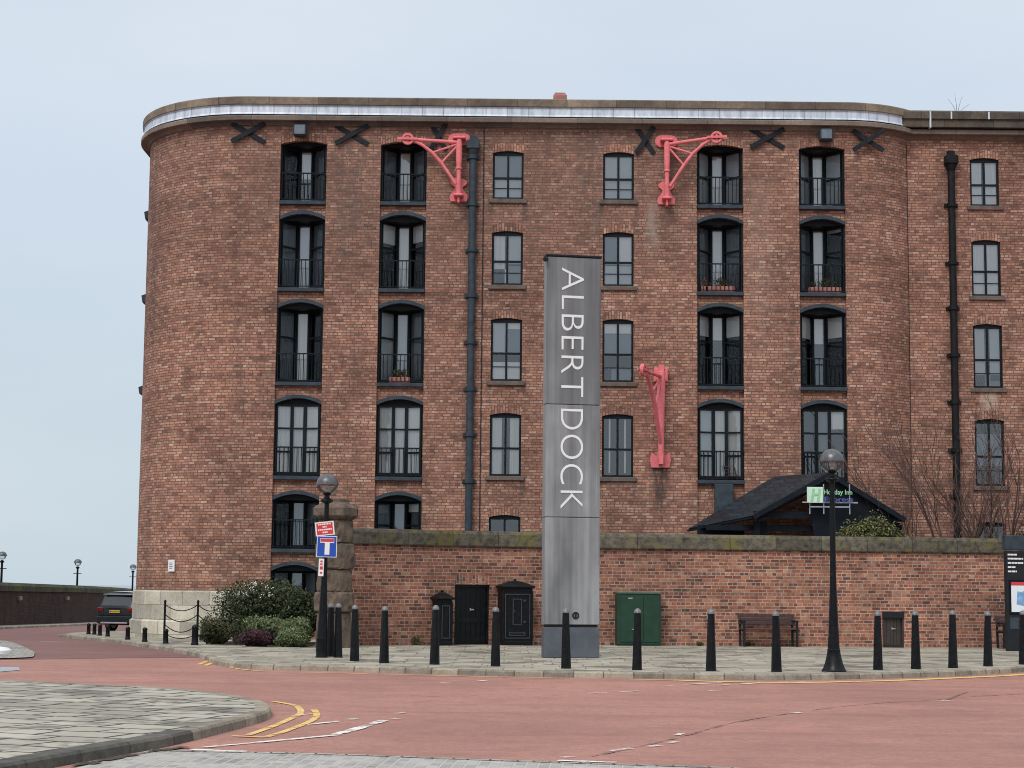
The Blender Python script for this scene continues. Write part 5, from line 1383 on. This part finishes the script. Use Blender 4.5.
shrub('olive_shrub', 236, 647, 620, 26, 43.8, .35, 'leafolive', 1500, .026, 'brownish thin shrub between the tufty green one and the heather', seed=18, lumps=7, tint=(0, .6))
def upper(root, w_, h_, dm):
    m_ = MB(); leaf_cloud(m_, (0, 0, h_*.80), (w_*.62, dm, h_*.20), 5200, .045, 26, 78); m_.build('upper_foliage', M['leafyellow'], root)
shrub('olive_shrub', 873, 640, 516, 80, 48.45, .42, 'leafyellow', 6000, .045, 'yellow green shrub showing above the wall below the hotel sign', seed=19, lumps=14, extra=upper)
bedp = [gr(u, v, 0).xy for u, v in ((202, 641.5), (212, 643), (240, 644.5), (275, 646), (306, 647))]
sheet('planting_bed', bedp + [Vector((bedp[-1].x + .2, 46.5)), Vector((bedp[0].x - .3, 46.5))], M['bed'], .012)

# weeds along the foot of the wall
for i, (u, sz, lab) in enumerate([(417, .22, 'tuft of dry weeds at the foot of the wall left of the narrow black cabinet'), (700, .12, 'small weed tuft at the wall foot right of the green cabinet'), (745, .10, 'low weed tuft growing under the left end of the bench')]):
    c, a, s = wall_frame(u, .09); root = empty('weed_tuft', c, lab, 'weed')
    m_ = MB(); leaf_cloud(m_, (0, 0, sz*.5), (sz, .08, sz*.6), 320, .022, 6, 30 + i); m_.build('foliage', M['leafolive'], root)
    m_ = MB()
    for k in range(6): m_.tube([(0, 0, 0), (random.uniform(-sz, sz)*.6, random.uniform(-.05, .05), sz)], [.005, .002], 4)
    m_.build('stems', M['twig'], root)
p = at(956, 107, yW + .1); root = empty('roof_weed', (p.x, yW - .02, zc[4] - .06), 'wispy weed sprouting from the parapet above the black rain pipe', 'weed')
m_ = MB()
for x, z in ((-.25, .5), (-.05, .65), (.18, .6), (.4, .35)): m_.tube([(0, 0, 0), (x*.4, 0, z*.5), (x, .05, z)], [.008, .006, .003], 4)
m_.build('stems', M['twig'], root)

# ------------------------------------------------------------------ bare trees behind the wall
def bare_tree(base, label, seed, mains, hgt):
    root = empty('bare_tree', base, label, 'tree', 'leafless trees in the yard behind the wall'); rd = random.Random(seed)
    tm, cm = MB(), MB()
    def grow(p, d, L, r, depth, mb_):
        pts = [p]; rs = [r]; q = Vector(p); dd = Vector(d)
        n = 5
        for k in range(n):
            dd = (dd + Vector((rd.gauss(0, .09), rd.gauss(0, .09), rd.gauss(.03, .05)))).normalized()
            q = q + dd * L / n; pts.append(q.copy()); rs.append(max(.0065, r * (1 - .75 * (k + 1) / n)))
        mb_.tube(pts, rs, 6 if depth < 2 else 4, capped=False)
        if depth >= 3: return
        for k in range(rd.randint(7, 9) if depth < 2 else rd.randint(5, 7)):
            t = rd.uniform(.25, 1); i = min(n - 1, int(t * n)); pp = pts[i].lerp(pts[i+1], t * n - i)
            ax = Vector((rd.gauss(0, 1), rd.gauss(0, .6), rd.gauss(0, .4) + .25)).normalized()
            nd = ((pts[i+1] - pts[i]).normalized() + ax * rd.uniform(.4, .75) + Vector((0, 0, .15))).normalized()
            grow(pp, nd, L * rd.uniform(.42, .62), max(.007, rs[i] * .6), depth + 1, cm)
    tm.tube([(0, 0, -.1), (.02, 0, .5), (0, .02, 1.0)], [.12, .10, .09], 9)
    for x, y, z, L, r in mains:
        grow(Vector((x*.05, y*.05, .95)), Vector((x, y, z)).normalized(), L, r, 1, cm)
    tm.build('trunk', M['twig'], root); cm.build('crown', M['twig'], root)
p = at(962, 545, 49.3)
bare_tree((p.x, 49.3, gz(49.3)), 'leafless many stemmed tree in front of the black rain pipe', 21, [(-.85, 0, 1, 3.9, .05), (-.55, .1, 1, 4.1, .05), (-.25, -.1, 1, 3.5, .045), (.15, .1, 1, 3.2, .045), (.5, 0, 1, 3.0, .04), (-1.1, 0, 1, 3.0, .04)], 4)
p = at(1003, 545, 49.8)
bare_tree((p.x, 49.8, gz(49.8)), 'leafless tree at the right edge before the old dark window', 22, [(-.65, 0, 1, 3.0, .045), (-.25, .1, 1, 3.8, .05), (.12, -.1, 1, 4.1, .05), (.45, .1, 1, 4.0, .045), (.85, 0, 1, 3.4, .04)], 4)
p = at(1031, 545, 49.0)
shrub('conifer', 1031, 640, 512, 30, 48.9, .4, 'leafdark', 2600, .05, 'dark conifer peeping over the wall at the right edge of the photo', 'tree', seed=24)

# ------------------------------------------------------------------ river wall on the left
fw = [(-20.5, 50), (-22.4, 68), (-24.2, 85), (-26.5, 113), (-31.5, 150), (-41, 190), (-64, 250)]
ftop = [1.47, 1.47, 1.45, 1.27, 1.02, .9, .8]
fpts = smooth_poly(fw, 4); tops = []
for p in fpts:
    for i in range(len(fw) - 1):
        if fw[i][1] - 1e-6 <= p.y <= fw[i+1][1] + 1e-6: tops.append(ftop[i] + (ftop[i+1] - ftop[i]) * (p.y - fw[i][1]) / (fw[i+1][1] - fw[i][1])); break
    else: tops.append(ftop[-1])
rwall = empty('river_wall', (fw[2][0], fw[2][1], gz(fw[2][1])), 'long dark sooty brick wall with a mossy top along the riverside road', 'wall')
rw_off = Vector(rwall.location)
fns = normals2(fpts); L = 0; mb = MB(); mc = MB()
for i in range(len(fpts) - 1):
    l2 = L + (fpts[i+1] - fpts[i]).length
    def P(k, o, z): q = fpts[k] + fns[k] * o; return (q.x, q.y, z)
    z0a, z0b = gz(fpts[i].y) - .3, gz(fpts[i+1].y) - .3; ta, tb_ = tops[i] - .42, tops[i+1] - .42
    mb.face([P(i, 0, z0a), P(i+1, 0, z0b), P(i+1, 0, tb_), P(i, 0, ta)], [(L, z0a), (l2, z0b), (l2, tb_), (L, ta)])
    mb.face([P(i, -.5, z0a), P(i, -.5, ta), P(i+1, -.5, tb_), P(i+1, -.5, z0b)])
    for (o0, d0_), (o1, d1_) in (((-.55, 0), (.07, 0)), ((.07, 0), (.08, .26)), ((.08, .26), (-.05, .42)), ((-.05, .42), (-.55, .40)), ((-.55, .40), (-.55, 0))):
        mc.face([P(i, o0, ta + d0_), P(i+1, o0, tb_ + d0_), P(i+1, o1, tb_ + d1_), P(i, o1, ta + d1_)])
    L = l2
mb.build('brickwork', M['darkbrick'], rwall, rw_off); mc.build('coping', M['darkmoss'], rwall, rw_off)
for u, v, D in ((29, 598.4, 92), (74, 598, 108)):
    p = at(u, v, D); m_ = MB(); k = min(range(len(fpts)), key=lambda j: abs(fpts[j].y - D)); q = fpts[k] + fns[k] * .03
    m_.box(q.x - .05, q.x + .12, q.y - .25, q.y + .25, p.z - .10, p.z + .10, bev=.02); m_.build('drain_stone', M['plinth'], rwall, rw_off)
strip = [p + n * 1.3 for p, n in zip(fpts, fns)]
sheet('riverside_pavement', list(fpts) + strip[::-1], M['pavement'], RZ + .10)
kerb('riverside_kerb', [p + n * 1.42 for p, n in zip(fpts, fns)], M['kerb'], .14, .003, -.115)

# ------------------------------------------------------------------ parked car seen from behind
cy = 72.5; cx = at(114.5, 630, cy).x
car = empty('parked_car', (cx, cy, gz(cy) + RZ), 'black estate car with a pale reflective roof parked beyond the rounded corner', 'car', rz=R(-24))
car.scale = (.93, .93, .915)
def car_section(y, hw, zb, zbelt, hr, zr):
    return [(-hw*.93, y, zb), (-hw, y, zb + .18), (-hw, y, zbelt - .12), (-hw*.97, y, zbelt), (-hr - .03, y, zr - .10), (-hr + .06, y, zr - .02), (0, y, zr), (hr - .06, y, zr - .02), (hr + .03, y, zr - .10), (hw*.97, y, zbelt), (hw, y, zbelt - .12), (hw, y, zb + .18), (hw*.93, y, zb)]
m_ = MB()
secs = [car_section(0, .90, .42, 1.02, .80, 1.06), car_section(.06, .95, .36, 1.06, .84, 1.14), car_section(.22, .97, .32, 1.08, .76, 1.58), car_section(.40, .98, .30, 1.08, .74, 1.72), car_section(1.4, .98, .30, 1.06, .75, 1.77), car_section(2.5, .98, .30, 1.04, .74, 1.74), car_section(3.3, .97, .30, 1.02, .80, 1.12), car_section(4.2, .93, .32, .95, .75, 1.0), car_section(4.7, .80, .42, .75, .6, .78)]
m_.grid(secs, True, 0, True); body = m_.build('body', M['carpaint'], car, smooth=True, angle=35)
m_ = MB(); m_.grid([[(-.70, .43, 1.728), (0, .43, 1.752), (.70, .43, 1.728)], [(-.70, 1.4, 1.772), (0, 1.4, 1.79), (.70, 1.4, 1.772)], [(-.70, 2.4, 1.75), (0, 2.4, 1.765), (.70, 2.4, 1.75)]]); m_.build('roof_panel', M['carroof'], car, smooth=True)
m_ = MB(); m_.grid([[(-.76, .065, 1.15), (-.3, .05, 1.15), (.3, .05, 1.15), (.76, .065, 1.15)], [(-.70, .185, 1.52), (-.3, .17, 1.54), (.3, .17, 1.54), (.70, .185, 1.52)]]); m_.build('rear_window', M['carglass'], car, smooth=True)
m_ = MB(); m_.box(-.72, .72, .08, .30, 1.60, 1.66, bev=.02); m_.build('roof_spoiler', M['carroof'], car)
for s_ in (-1, 1):
    m_ = MB(); m_.grid([[(s_*.985, .55, 1.12), (s_*.985, 2.6, 1.10)], [(s_*.80, .62, 1.60), (s_*.80, 2.4, 1.62)]]); m_.build('side_window', M['carglass'], car)
    m_ = MB(); m_.box(*sorted((s_*.62, s_*.935)), -.03, .12, .90, 1.06, bev=.02); m_.build('tail_light', M['taillamp'], car)
    m_ = MB(); m_.box(*sorted((s_*.99, s_*1.17)), 2.25, 2.40, 1.02, 1.20, bev=.03); m_.build('wing_mirror', M['carpaint'], car)
    for y in (.95, 3.75):
        m_ = MB(); c = (s_*.86, y, .36); rws = []
        for k in range(20):
            a_ = 2*math.pi*k/20; e = (math.cos(a_), math.sin(a_))
            rws.append([(c[0] + dx, y + e[0]*r_, .36 + e[1]*r_) for dx, r_ in ((-.12, .22), (-.12, .33), (-.09, .36), (.09, .36), (.12, .33), (.12, .22))])
        rws.append(rws[0]); m_.grid(rws, True); wh = m_.build('wheel', M['rubber'], car, smooth=True)
        m_ = MB(); m_.tube([(c[0] - .1, y, .36), (c[0] + .11, y, .36)], .225, 16); m_.build('rim', M['silver'], wh, smooth=True)
m_ = MB(); m_.box(-.94, .94, -.08, .10, .38, .70, bev=.04); m_.box(-.70, .70, -.10, .0, .36, .44, 1, bev=.02); m_.build('bumper', [M['board'], M['silver']], car)
m_ = MB(); m_.box(-.92, .92, -.018, .05, .72, .80, bev=.01); m_.build('tailgate_trim', M['board'], car)
m_ = MB(); m_.box(-.26, .26, -.045, -.022, .84, .95); pl2 = m_.build('number_plate', M['plate'], car)
m_ = MB()
for k in range(7): m_.box(-.22 + .062*k + (.02 if k > 3 else 0), -.18 + .062*k + (.02 if k > 3 else 0), -.05, -.0455, .865, .925)
m_.build('lettering', M['dark'], pl2)
